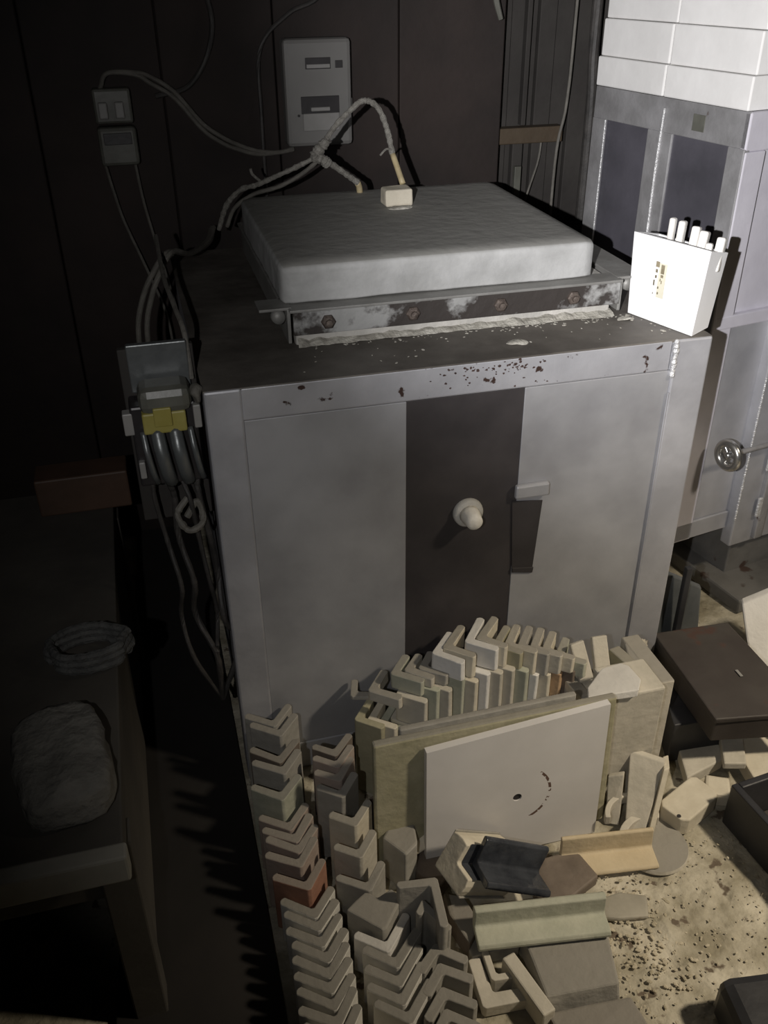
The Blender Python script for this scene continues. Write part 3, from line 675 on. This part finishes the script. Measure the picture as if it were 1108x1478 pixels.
# ------------------------------------------------------------------ plates behind
def holed_plate(x0, x1, ztl, ztr, yf, t, hx, hz, hr):
    bm = bmesh.new(); n_ = 48
    outer = []; inner = []
    cs = [(x0, 0.0), (x1, 0.0), (x1, ztr), (x0, ztl)]
    for k_ in range(n_):
        a = 2*math.pi*k_/n_; d = Vector((math.cos(a), math.sin(a))); best = 9
        for (ax, az), (bx, bz) in zip(cs, cs[1:]+cs[:1]):
            ex, ez = bx-ax, bz-az; den = d.x*ez-d.y*ex
            if abs(den) < 1e-9: continue
            tt = ((ax-hx)*ez-(az-hz)*ex)/den; s_ = ((ax-hx)*d.y-(az-hz)*d.x)/den
            if tt > 0 and -1e-6 <= s_ <= 1+1e-6: best = min(best, tt)
        outer.append((hx+d.x*best, hz+d.y*best)); inner.append((hx+d.x*hr, hz+d.y*hr))
    for cx_, cz_ in cs:
        j = min(range(n_), key=lambda q_: (outer[q_][0]-cx_)**2+(outer[q_][1]-cz_)**2); outer[j] = (cx_, cz_)
    def ring(pts, y): return [bm.verts.new((x, y, z_)) for x, z_ in pts]
    of, inf, ob, inb = ring(outer, yf), ring(inner, yf), ring(outer, yf+t), ring(inner, yf+t)
    for k_ in range(n_):
        j = (k_+1) % n_
        bm.faces.new((of[k_], of[j], inf[j], inf[k_])); bm.faces.new((ob[k_], inb[k_], inb[j], ob[j]))
        bm.faces.new((of[k_], ob[k_], ob[j], of[j])); bm.faces.new((inf[k_], inf[j], inb[j], inb[k_]))
    bmesh.ops.recalc_face_normals(bm, faces=bm.faces)
    return bm
m_plate = mat('alumina_shelf', (.58,.56,.54), (.66,.64,.62), 4, .7, 0, .08, spots=(.22,.15,.12), spot_scale=16, spot_thr=.765)
def add_marks(m, cx, cz):
    nt = m.node_tree; N = nt.nodes; L = nt.links; b_ = N['Principled BSDF']
    src = b_.inputs['Base Color'].links[0].from_socket
    tc = N.new('ShaderNodeTexCoord'); sx = N.new('ShaderNodeSeparateXYZ'); L.new(tc.outputs['Object'], sx.inputs[0])
    def M(op_, a, b2=None, c2=None):
        n_ = N.new('ShaderNodeMath'); n_.operation = op_
        for i_, v_ in enumerate((a, b2, c2)):
            if v_ is None: continue
            if isinstance(v_, (int, float)): n_.inputs[i_].default_value = v_
            else: L.new(v_, n_.inputs[i_])
        return n_.outputs[0]
    dx = M('SUBTRACT', sx.outputs['X'], cx); dz = M('SUBTRACT', sx.outputs['Z'], cz)
    r_ = M('SQRT', M('ADD', M('MULTIPLY', dx, dx), M('MULTIPLY', dz, dz)))
    band = M('LESS_THAN', M('ABSOLUTE', M('SUBTRACT', r_, .063)), .0026)
    ang = M('ARCTAN2', dz, dx); wnd = M('MULTIPLY', M('GREATER_THAN', ang, -1.15), M('LESS_THAN', ang, .85))
    nz = N.new('ShaderNodeTexNoise'); nz.inputs['Scale'].default_value = 70; L.new(tc.outputs['Object'], nz.inputs['Vector'])
    br = M('GREATER_THAN', nz.outputs['Fac'], .44)
    fac = M('MULTIPLY', M('MULTIPLY', band, wnd), br)
    mx = N.new('ShaderNodeMix'); mx.data_type = 'RGBA'; mx.inputs[7].default_value = (.12, .07, .05, 1)
    L.new(fac, mx.inputs[0]); L.new(src, mx.inputs[6]); L.new(mx.outputs[2], b_.inputs['Base Color'])
add_marks(m_plate, .456-.45, .143)
pa = holed_plate(.284, .622, .292, .318, -.312, .014, .456, .140, .0085)
pa.transform(Matrix.Translation((0, -.312, 0)) @ Matrix.Rotation(R(-2.5), 4, 'X') @ Matrix.Translation((0, .312, 0)))
pl_ = tag(link('kiln_shelf', pa, m_plate, loc=(.45, -.312, 0)), 'white square kiln shelf with a drilled hole and a curved rust mark', 'kiln shelf')
dk = link('hole_shade', lathe([(0, 0), (.0088, 0), (.0088, .003), (0, .003)], Matrix.Translation((.456, -.3005, .140)) @ Matrix.Rotation(R(90), 4, 'X'), 24), m_slot, pl_)  # dark disc stands in for the shade inside the hole
dk['label'] = 'dark disc painted as the shade inside the drilled hole'
pb_ = hexa([(.196,-.290,.002),(.650,-.290,.002),(.650,-.274,.002),(.196,-.274,.002),(.196,-.280,.312),(.645,-.280,.312),(.645,-.264,.312),(.196,-.264,.312)], .004)
tag(link('kiln_shelf', rough_up(pb_, .0012, 18), TM['olive'], loc=(.42, -.28, 0)), 'long olive-stained kiln shelf standing just behind the white one', 'kiln shelf')
pc = hexa([(.245,-.262,.002),(.575,-.262,.002),(.575,-.252,.002),(.245,-.252,.002),(.248,-.260,.318),(.575,-.260,.318),(.575,-.249,.318),(.248,-.249,.318)], .003)
tag(link('kiln_shelf', rough_up(pc, .0012, 18), TM['grey'], loc=(.42, -.256, 0)), 'thin dusty grey kiln shelf behind the olive one, only its top edge shows', 'kiln shelf')
bk = box((.657, -.252, .002), (.762, -.165, .283), .004)
tag(link('kiln_block', rough_up(bk, .001, 20), TMC['beige'], loc=(.71, -.21, 0)), 'tall beige slab block at the right end of the standing shelves', 'block')

# ------------------------------------------------------------------ the castle of tiles against the kiln
random.seed(5)
cols = ['olive','cream','sage','beige','sage','beige','olive','cream','sage','beige','cream','sage','beige','olive','cream','sage','beige','orange','brown','cream','sage','beige']
ANG = 5
n = 0
for i in range(20):
    x = .205 + i*.0238
    if x > .665: break
    top = .180 if x < .24 else .165
    stand_tile('angle_brick', x, -.088+random.uniform(-.005, .004) , .002, top+random.uniform(-.006, .004)+.01, ANG+random.uniform(-2, 2), .062, .066, .0145, TMC[cols[i % len(cols)]],
      '%s angle brick, %s from the left in the lowest tier against the kiln' % (TN[cols[i % len(cols)]], ORD[i]), 'angle bricks in the lowest tier against the kiln', 92, (0, 0), 'brick')
# middle tier, shorter
mid = [(.285,.245,'beige'),(.310,.262,'sage'),(.335,.262,'beige'),(.360,.278,'sage'),(.385,.274,'cream'),(.410,.280,'white'),(.435,.280,'beige'),(.460,.282,'beige'),(.486,.276,'sage'),(.511,.255,'white'),(.536,.250,'cream'),(.561,.245,'orange'),(.586,.25,'brown'),(.611,.235,'cream')]
for i, (x, zt, c_) in enumerate(mid):
    stand_tile('angle_brick', x, -.094+random.uniform(-.004, .004), .180, zt, ANG+random.uniform(-3, 3), .064, .064, .0145, TMC[c_],
      '%s short angle brick, %s from the left in the middle tier against the kiln' % (TN[c_], ORD[i]), 'short angle bricks in the middle tier', 92, (0, 0), 'brick')
# upper tier
upt = [(.236,-.078,.214+.012,.270-.02,'beige',.068,.068),(.281,-.078,.246,.300-.018,'sage',.066,.064),(.307,-.080,.2635,.285,'beige',.060,.058),(.333,-.084,.2635,.288,'grey',.06,.056),
 (.357,-.088,.2795,.322,'white',.067,.076),(.381,-.082,.2755,.326,'cream',.066,.080),(.424,-.084,.2815,.332,'white',.066,.082),(.449,-.080,.2835,.332,'cream',.062,.080),
 (.478,-.088,.2775,.316,'olive',.062,.070),(.503,-.090,.2570,.312,'cream',.064,.072),(.528,-.094,.2515,.305,'grey',.064,.072),(.553,-.098,.2515,.298,'beige',.064,.072),(.578,-.100,.2515,.288,'cream',.064,.070),(.606,-.104,.2365,.272,'sage',.062,.066)]
for i, (x, y, z0, z1, c_, a1, a2) in enumerate(upt):
    stand_tile('angle_brick', x, y, z0, z1, ANG+random.uniform(-4, 5), a1, a2, .0155, TM[c_] if c_ != 'white' else TM['white'],
      '%s angle brick, %s from the left on top of the pile against the kiln' % (TN[c_], ORD[i]), 'angle bricks on top of the pile', 92, (0, 0), 'brick')
# a low lobe at the far left of the pile
stand_tile('angle_brick', .207, -.055, .2125, .222, 30, .05, .05, .014, TM['grey'], 'low dusty tile end at the far left of the pile, half in shadow', None, 92, (0, 0), 'brick')
# leaning tiles at the right of the pile
def bar_tile(x0, z0, y0, x1, z1, y1, wd, t, m, label):
    a = Vector((x0, y0, z0)); b_ = Vector((x1, y1, z1)); ax = b_-a
    bm = box((-wd/2, -t/2, 0), (wd/2, t/2, ax.length), .003); rough_up(bm, .0008, 30)
    bm.transform(frame_from(ax, (1, 0, 0))); o = link('flat_bar_tile', bm, m); o.location = a
    return tag(o, label, 'tile')
bar_tile(.664, .222, -.135, .652, .292, -.098, .030, .012, TMC['beige'], 'left of the two pinkish bar tiles leaning side by side at the pile right end')
bar_tile(.700, .222, -.135, .702, .292, -.092, .033, .012, TMC['beige'], 'right of the two pinkish bar tiles leaning side by side at the pile right end')
for (x0, y0, zz, hh, c_, a, lb_) in ((.640,-.150,.002,.222,'beige',8,'beige tile stub standing under the leaning bar tiles'), (.742,-.135,.002,.262,'olive',12,'small olive tile end beside the right leaning bar'), (.768,-.125,.002,.255,'grey',-18,'small grey tile end nearest the kiln right post')):
    bm = rough_up(box((-.013, -.03, 0), (.013, .035, hh), .003), .0008, 30); bm.transform(Matrix.Rotation(R(a), 4, 'Z')); o = link('flat_tile', bm, TM[c_]); o.location = (x0, y0, zz)
    tag(o, lb_, 'tile')
for (x0, x1, lb_) in ((.655, .690, 'beige support tile standing below the left leaning bar'), (.692, .725, 'beige support tile standing below the right leaning bar')):
    tag(link('flat_tile', box((x0, -.160, .002), (x1, -.100, .219), .003), TMC['beige'], loc=((x0+x1)/2, -.13, 0)), lb_, 'tile')
sl = prism([(.600,-.256),(.698,-.262),(.716,-.236),(.712,-.196),(.700,-.186),(.660,-.19),(.612,-.232)], .284, .301, .002); rough_up(sl, .001, 40)
tag(link('broken_slab', sl, TM['white'], loc=(.65, -.22, .284)), 'broken pointed slab with a white chipped edge lying on the beige block', 'slab')
# paper/cloth at the kiln foot
cl = bmesh.new(); bmesh.ops.create_grid(cl, x_segments=14, y_segments=14, size=.5)
for v in cl.verts:
    u_, v_ = v.co.x+.5, v.co.y+.5
    v.co = Vector((.828+u_*.05*(.4+.6*(1-abs(v_-.3)))+.016*v_, -.010-.030*(1-v_)**1.3+.006*noise.noise(Vector((u_*4, v_*4, 3))), .085+v_*.105-.01*u_ + .008*noise.noise(Vector((u_*5, v_*3, 1)))))
so = bmesh.ops.solidify(cl, geom=cl.faces[:], thickness=.002)
tag(link('crumpled_paper', cl, TMC['beige'], smooth=True, loc=(.83, -.03, .085)), 'crumpled beige paper scrap tucked against the kiln right post', 'paper')
tag(link('flat_tile', box((.768, -.215, .002), (.806, -.07, .258), .003), TM['beige'], loc=(.787, -.14, 0)), 'beige tile slab standing between the block and the kiln right post', 'tile')

# ------------------------------------------------------------------ pieces on the floor
# big L with cream end face and black glazed inside
big_a = Vector((.283, -.361, .081)); b_ax = Vector((.797, .204, -.568)).normalized(); big_b = big_a + b_ax*.122
b_op = Vector((.571, -.559, .601))
bo = lay_tile('glazed_trough', big_a, big_b, b_op, .076, .076, .037, TMC['cream'],
   'thick L-shaped trough with a cream cut end face and black glazed inside', 92)
m_glaze = mat('black_glaze', (.02,.022,.028), (.06,.065,.075), 14, .18, 0, .35, bscale=30)
m_dusty_side = TM['grey']
h_ = R(46); tk = .037/math.sin(h_)
d1 = Vector((math.cos(-h_), math.sin(-h_))); d2 = Vector((math.cos(h_), math.sin(h_))); inn = Vector((tk, 0))
# dusty outer skin
pp = [d1*.0755, d1*.0755+Vector((-.0015, -.0015)), Vector((-.0022, 0)), d2*.0755+Vector((-.0015, .0015)), d2*.0755, Vector((.0005, 0))]
sk = prism([(p.x, p.y) for p in pp], .0025, .121, .0003); sk.transform(frame_from(b_ax, b_op))
g_ = link('outer_skin', sk, TMC['grey'], wr=True); g_.parent = bo; g_['label'] = 'grey dusty outer faces'
pp = [inn+d1*.040, inn, inn+d2*.040, inn+d2*.040+Vector((.003, 0)), inn+Vector((.0035, 0)), inn+d1*.040+Vector((.003, 0))]
gz = prism([(p.x, p.y) for p in pp], .010, .120, .0008); bmesh.ops.translate(gz, verts=gz.verts, vec=(-.0006, 0, 0)); rough_up(gz, .0008, 60)
gz.transform(frame_from(b_ax, b_op))
g_ = link('glaze_lining', gz, m_glaze, wr=True); g_.parent = bo; g_['label'] = 'glossy black glaze lining'
# a second, fully glazed trough nested in its open side
lay_tile('glazed_trough', big_a + b_ax*.03 + b_op*.058, big_a + b_ax*.03 + b_op*.058 + Vector((.86, -.05, -.42)).normalized()*.13, b_op, .062, .066, .014, m_glaze,
   'black glazed angle piece nested inside the cream-ended trough, wet-looking highlights', 92)
qb = rough_up(box((-.028, -.012, -.035), (.028, .03, .028), .003), .0008, 30)
qb.transform(Matrix.Rotation(R(-38), 4, 'Z') @ Matrix.Rotation(R(-38), 4, 'X') @ Matrix.Rotation(R(42), 4, 'Y'))
o = link('cream_end_brick', qb, TMC['cream']); o.location = (.292, -.276, .070); tag(o, 'cream brick end showing a tilted square face left of the white shelf', 'brick')
bx = rough_up(prism([(.262,-.245),(.325,-.278),(.345,-.33),(.292,-.372),(.258,-.33)], .002, .034, .003), .001, 30)
tag(link('clay_chunk', bx, TMC['brown'], loc=(.3, -.31, 0)), 'brown clay slab supporting the glazed trough', 'brick')
gl = bmesh.new(); gl = tube([(.392,-.452,.024),(.44,-.468,.022),(.50,-.486,.020)], (.020, .017), 14, 5); rough_up(gl, .003, 40)
tag(link('glazed_stick', gl, m_glaze, smooth=True, loc=(.44, -.468, 0)), 'dark glazed rod lying below the glazed trough, wet-looking', 'rod')
ch = rough_up(prism([(.455,-.36),(.56,-.355),(.575,-.42),(.50,-.45),(.45,-.43)], .002, .026, .004), .003, 26, 0)
tag(link('clay_chunk', ch, TMC['brown'], loc=(.5, -.4, 0)), 'flat dirty shard between the glazed trough and the yellow angle tile', 'brick')
ch = rough_up(prism([(.288,-.395),(.322,-.412),(.330,-.47),(.300,-.50),(.285,-.44)], .002, .05, .003), .0015, 26, 0)
tag(link('clay_chunk', ch, TM['brown'], loc=(.3, -.45, 0)), 'small brown wedge in the dark gap left of the grey angle tile', 'brick')
# yellow L
lay_tile('angle_tile', (.528,-.352,.014), (.700,-.376,.014), (0.05, -.72, .69), .052, .052, .010, TMC['yellow'], 'clean yellow-cream angle tile lying open on the floor', 96, 'tile')
# grey L
lay_tile('angle_tile', (.316,-.468,.052), (.536,-.500,.052), (0.05, -.70, .71), .050, .052, .016, TMC['sage'], 'grey-green angle tile lying open on top of the grey block', 96, 'tile')
gb = rough_up(hexa([(.385,-.62,.002),(.512,-.628,.002),(.545,-.50,.002),(.39,-.49,.002),(.388,-.612,.046),(.508,-.622,.046),(.540,-.50,.046),(.39,-.49,.046)], .004), .0015, 24, 1)
tag(link('grey_block', gb, TM['grey'], loc=(.45, -.56, 0)), 'low grey block under and in front of the grey-green angle tile', 'block')
gb2 = rough_up(hexa([(.390,-.70,.0),(.53,-.70,.0),(.525,-.635,.0),(.385,-.628,.0),(.390,-.70,.026),(.53,-.70,.026),(.525,-.635,.026),(.385,-.628,.026)], .004), .003, 24, 1)
tag(link('grey_block', gb2, TM['brown'], loc=(.45, -.66, 0)), 'dark crumbly block at the bottom edge, nearest the camera', 'block')
gb3 = rough_up(box((.300,-.512,.002), (.385,-.478,.034), .003), .001, 24)
tag(link('grey_block', gb3, TM['grey'], loc=(.34, -.49, 0)), 'small grey spacer block under the left end of the grey-green angle tile', 'block')
# bottom-left L pieces
stand_tile('angle_tile', .316, -.562, .002, .036, 42, .052, .056, .012, TMC['beige'], 'beige angle tile lying flat as a right angle at the bottom centre', None, 92, (0, 0), 'tile')
stand_tile('angle_tile', .290, -.595, .002, .028, 42, .075, .085, .022, TMC['beige'], 'thicker beige angle tile outside the smaller one at the bottom centre', None, 92, (0, 0), 'tile')
bm = rough_up(box((-.012, -.055, 0), (.012, .055, .045), .003), .001, 30); bm.transform(Matrix.Rotation(R(14), 4, 'Z')); o = link('flat_tile', bm, TMC['beige']); o.location = (.368, -.585, .002)
tag(o, 'narrow beige tile lying between the angle tiles and the grey block', 'tile')
# right-hand fragments
def arc_bm(r0_, r1_, a0, a1, h, n_=14):
    P_ = [(r1_*math.cos(R(a0+(a1-a0)*i/n_)), r1_*math.sin(R(a0+(a1-a0)*i/n_))) for i in range(n_+1)] + [(r0_*math.cos(R(a1-(a1-a0)*i/n_)), r0_*math.sin(R(a1-(a1-a0)*i/n_))) for i in range(n_+1)]
    return prism(P_, 0, h, .0015)
def arc(name, loc, r0_, r1_, a0, a1, h, m, label, tilt=None):
    bm = arc_bm(r0_, r1_, a0, a1, h)
    if tilt: bm.transform(tilt)
    o = link(name, rough_up(bm, .0008, 30), m); o.location = loc; return tag(o, label, 'ring fragment')
arc('ring_fragment', (.712,-.392,.002), .062, .076, 62, 158, .030, TMC['beige'], 'curved beige ring fragment on the floor behind the yellow angle tile')
arc('ring_fragment', (.690,-.340,.034), .050, .060, 60, 165, .020, TMC['beige'], 'thin curved beige fragment right of the white shelf')
tag(link('round_disc', lathe([(0,0),(.062,0),(.064,.004),(.062,.010),(0,.010)], Matrix.Translation((.712,-.375,.002)), 40), TM['beige'], loc=(.712,-.375,0)), 'dusty beige disc lying flat under the ring fragment', 'disc')
p1 = hexa([(.675,-.330,.010),(.705,-.350,.010),(.712,-.340,.010),(.682,-.320,.010),(.712,-.248,.128),(.768,-.286,.120),(.775,-.276,.120),(.719,-.238,.128)], .002)
tag(link('flat_tile', rough_up(p1, .001, 30), TMC['beige'], loc=(.7,-.33,0)), 'grey-beige tile leaning upright beside the white shelf, broad face forward', 'tile')
p2 = hexa([(.712,-.352,.010),(.726,-.350,.010),(.752,-.300,.010),(.738,-.302,.010),(.757,-.300,.118),(.771,-.298,.118),(.790,-.262,.112),(.776,-.264,.112)], .002)
tag(link('flat_tile', rough_up(p2, .001, 30), TMC['cream'], loc=(.73,-.34,0)), 'cream tile leaning edge-on, rightmost of the pair by the shelf', 'tile')
p3 = hexa([(.652,-.300,.002),(.672,-.312,.002),(.68,-.30,.002),(.66,-.29,.002),(.665,-.262,.085),(.690,-.275,.10),(.697,-.265,.10),(.672,-.252,.085)], .002)
tag(link('flat_tile', rough_up(p3, .003, 50), TMC['beige'], loc=(.66,-.3,0)), 'small ragged shard standing right against the white shelf', 'tile')
# cream brick with hole
cb = bmesh.new(); cb = prism([(-.058,-.020),(-.046,-.032),(.045,-.032),(.056,-.018),(.056,.024),(.046,.032),(-.046,.032),(-.058,.022)], 0, .042, .003)
cb.transform(Matrix.Rotation(R(24), 4, 'Z')); rough_up(cb, .0008, 30)
o = link('cream_brick', cb, TMC['cream']); o.location = (.815, -.318, .002); tag(o, 'cream brick with a small nail hole lying tilted near the black tray', 'brick')
hole = lathe([(0,0),(.004,0),(.004,.0015),(0,.0015)], Matrix.Translation((.772-.815, -.352+.318, .0415)), 14); ho = link('nail_hole', hole, m_slot, wr=True); ho.parent = o
cb2 = rough_up(box((-.02, -.026, 0), (.028, .026, .034), .006), .002, 40, 1); cb2.transform(Matrix.Rotation(R(-28), 4, 'Z'))
o = link('cream_brick', cb2, TMC['cream']); o.location = (.888, -.296, .002); tag(o, 'small chipped cream lump at the right end of the cream brick', 'brick')
# slabs at right under the brown tin
def slab(pts, z0, z1, m, label, nm='white_slab'):
    cx_ = sum(p[0] for p in pts)/len(pts); cy_ = sum(p[1] for p in pts)/len(pts)
    return tag(link(nm, rough_up(prism(pts, z0, z1, .003), .001, 20), m, loc=(cx_, cy_, z0)), label, 'slab')
slab([(.845,-.262),(.945,-.235),(.99,-.12),(.90,-.10)], .002, .030, TMC['beige'], 'beige slab lying on the floor under the front of the brown tin')
slab([(.925,-.262),(.968,-.275),(1.06,-.10),(1.01,-.09)], .0325, .050, TMC['beige'], 'narrow beige slab laid across in front of the brown tin')
slab([(.965,-.330),(1.12,-.30),(1.2,-.14),(1.06,-.12),(.98,-.23)], .002, .036, TMC['cream'], 'cream slab lying flat behind the black tray')
slab([(1.070,-.232),(1.2,-.29),(1.3,-.18),(1.16,-.12)], .060, .078, TMC['white'], 'white slab lying at the right edge above the cream one')
slab([(1.08,-.22),(1.2,-.27),(1.22,-.2),(1.12,-.15)], .038, .058, TMC['brown'], 'brown spacer slab under the white slab at the right edge')
ws = hexa([(1.105,-.125,.002),(1.27,-.14,.002),(1.28,-.12,.002),(1.115,-.105,.002),(1.130,.035,.19),(1.31,.01,.27),(1.32,.03,.27),(1.14,.055,.19)], .004)
tag(link('white_slab', rough_up(ws, .001, 20), TMC['white'], loc=(1.24,-.08,0)), 'white slab leaning upright against the furnace at the right edge', 'slab')
# brown tin box on a dark carton
tn = thing('brown_tin', 'dark brown tin box tilted on a carton between the kiln and the furnace', 'box', (.99, -.12, .105))
tq = [(.889, -.250), (1.075, -.285), (1.078, .004), (.906, .012)]
def quadbox(z0, z1, e): 
    q_ = [Vector(p) for p in tq]; c_ = sum(q_, Vector((0, 0)))/4
    q_ = [c_+(p-c_)*(1+e) for p in q_]
    return hexa([(p.x, p.y, z0) for p in q_]+[(p.x, p.y, z1) for p in q_], .003)
link('tin_body', rough_up(quadbox(.108, .162, 0), .0012, 14, 1), m_crate, tn)
link('tin_lid', rough_up(quadbox(.160, .172, .03), .0012, 14, 1), m_crate, tn)
link('paper_fleck', box((1.002, -.160, .1735), (1.008, -.140, .1745), 0), m_boxl, tn)
tag(link('dark_carton', hexa([(.845,-.19,.002),(.99,-.20,.002),(1.03,.0,.002),(.915,.03,.002),(.845,-.19,.106),(.99,-.20,.106),(1.03,.0,.106),(.915,.03,.106)], .003), m_black, loc=(.93,-.06,0)), 'black carton hidden in shadow under the brown tin', 'box')
tag(link('grey_board', hexa([(.955,.075,.002),(1.06,.055,.002),(1.065,.07,.002),(.96,.09,.002),(.955,.10,.27),(1.05,.08,.22),(1.055,.095,.22),(.96,.115,.27)], .003), m_contact, loc=(1.0,.08,0)), 'grey board standing behind the brown tin beside the kiln', 'board')
tag(link('black_post', box((.985,.055,.0), (1.0,.068,.30), .002), m_black, loc=(.99,.06,0)), 'thin black upright just behind the brown tin', 'post')
# black tray
tr_ = bmesh.new()
tx = [(.888,-.352),(1.25,-.352),(1.25,-.66),(.888,-.66)]
t = thing('black_tray', 'open black wooden tray at the right edge of the floor', 'tray', (1.07, -.5, 0), R(6))
def tp(name, lo, hi): return link(name, box(lo, hi, .003), m_black, t, wr=True)
link('tray_floor', box((-.17, -.16, .002), (.17, .15, .012), .002), m_crate, t, wr=True)
tp('side_wall', (-.185, -.17, .002), (-.170, .165, .105)); tp('side_wall', (.170, -.17, .002), (.185, .165, .105))
tp('end_wall', (-.170, .150, .002), (.170, .165, .105)); tp('end_wall', (-.170, -.17, .002), (.170, -.155, .105))
o = lay_tile('angle_tile', (1.00,-.455,.030), (1.12,-.43,.030), (0.05, -.6, .7), .04, .04, .010, TM['beige'], 'small beige tile lying inside the black tray', 95, 'tile')
# black rounded case bottom right
bc = box((-.11, -.10, 0), (.11, .10, .09), .018); bc.transform(Matrix.Rotation(R(-8), 4, 'Z'))
o = link('black_case', bc, m_black, smooth=False); o.location = (.735, -.79, .004); tag(o, 'black rounded plastic case at the bottom right corner', 'case')
# rubble on the floor
rb_ = bmesh.new(); random.seed(21)
for i in range(700):
    if i < 260: x = random.gauss(.60, .045); y = random.gauss(-.53, .06)
    else: x = random.uniform(.5, .88); y = random.uniform(-.72, -.36)
    s = random.uniform(.001, .0036) if i < 260 else random.uniform(.0007, .0022)
    bmesh.ops.create_icosphere(rb_, subdivisions=1, radius=s, matrix=Matrix.Translation((x, y, .0045+s*.2)) @ Matrix.Rotation(random.uniform(0, 6), 4, 'Z') @ Matrix.Diagonal((1.6, 1, .55, 1)))
rough_up(rb_, .0004, 200)
tag(link('rubble', rb_, m_dirt, loc=(.6, -.53, 0)), 'yellowish brick rubble and grit scattered on the floor right of the grey block', 'rubble', kind='stuff')
ch = rough_up(prism([(.548,-.455),(.60,-.452),(.645,-.47),(.628,-.51),(.575,-.50),(.55,-.49)], .002, .014, .004), .003, 30, 0)
tag(link('flat_shard', ch, m_floorboard, loc=(.6, -.48, 0)), 'flat dusty shard on the floor right of the grey-green angle tile', 'shard')
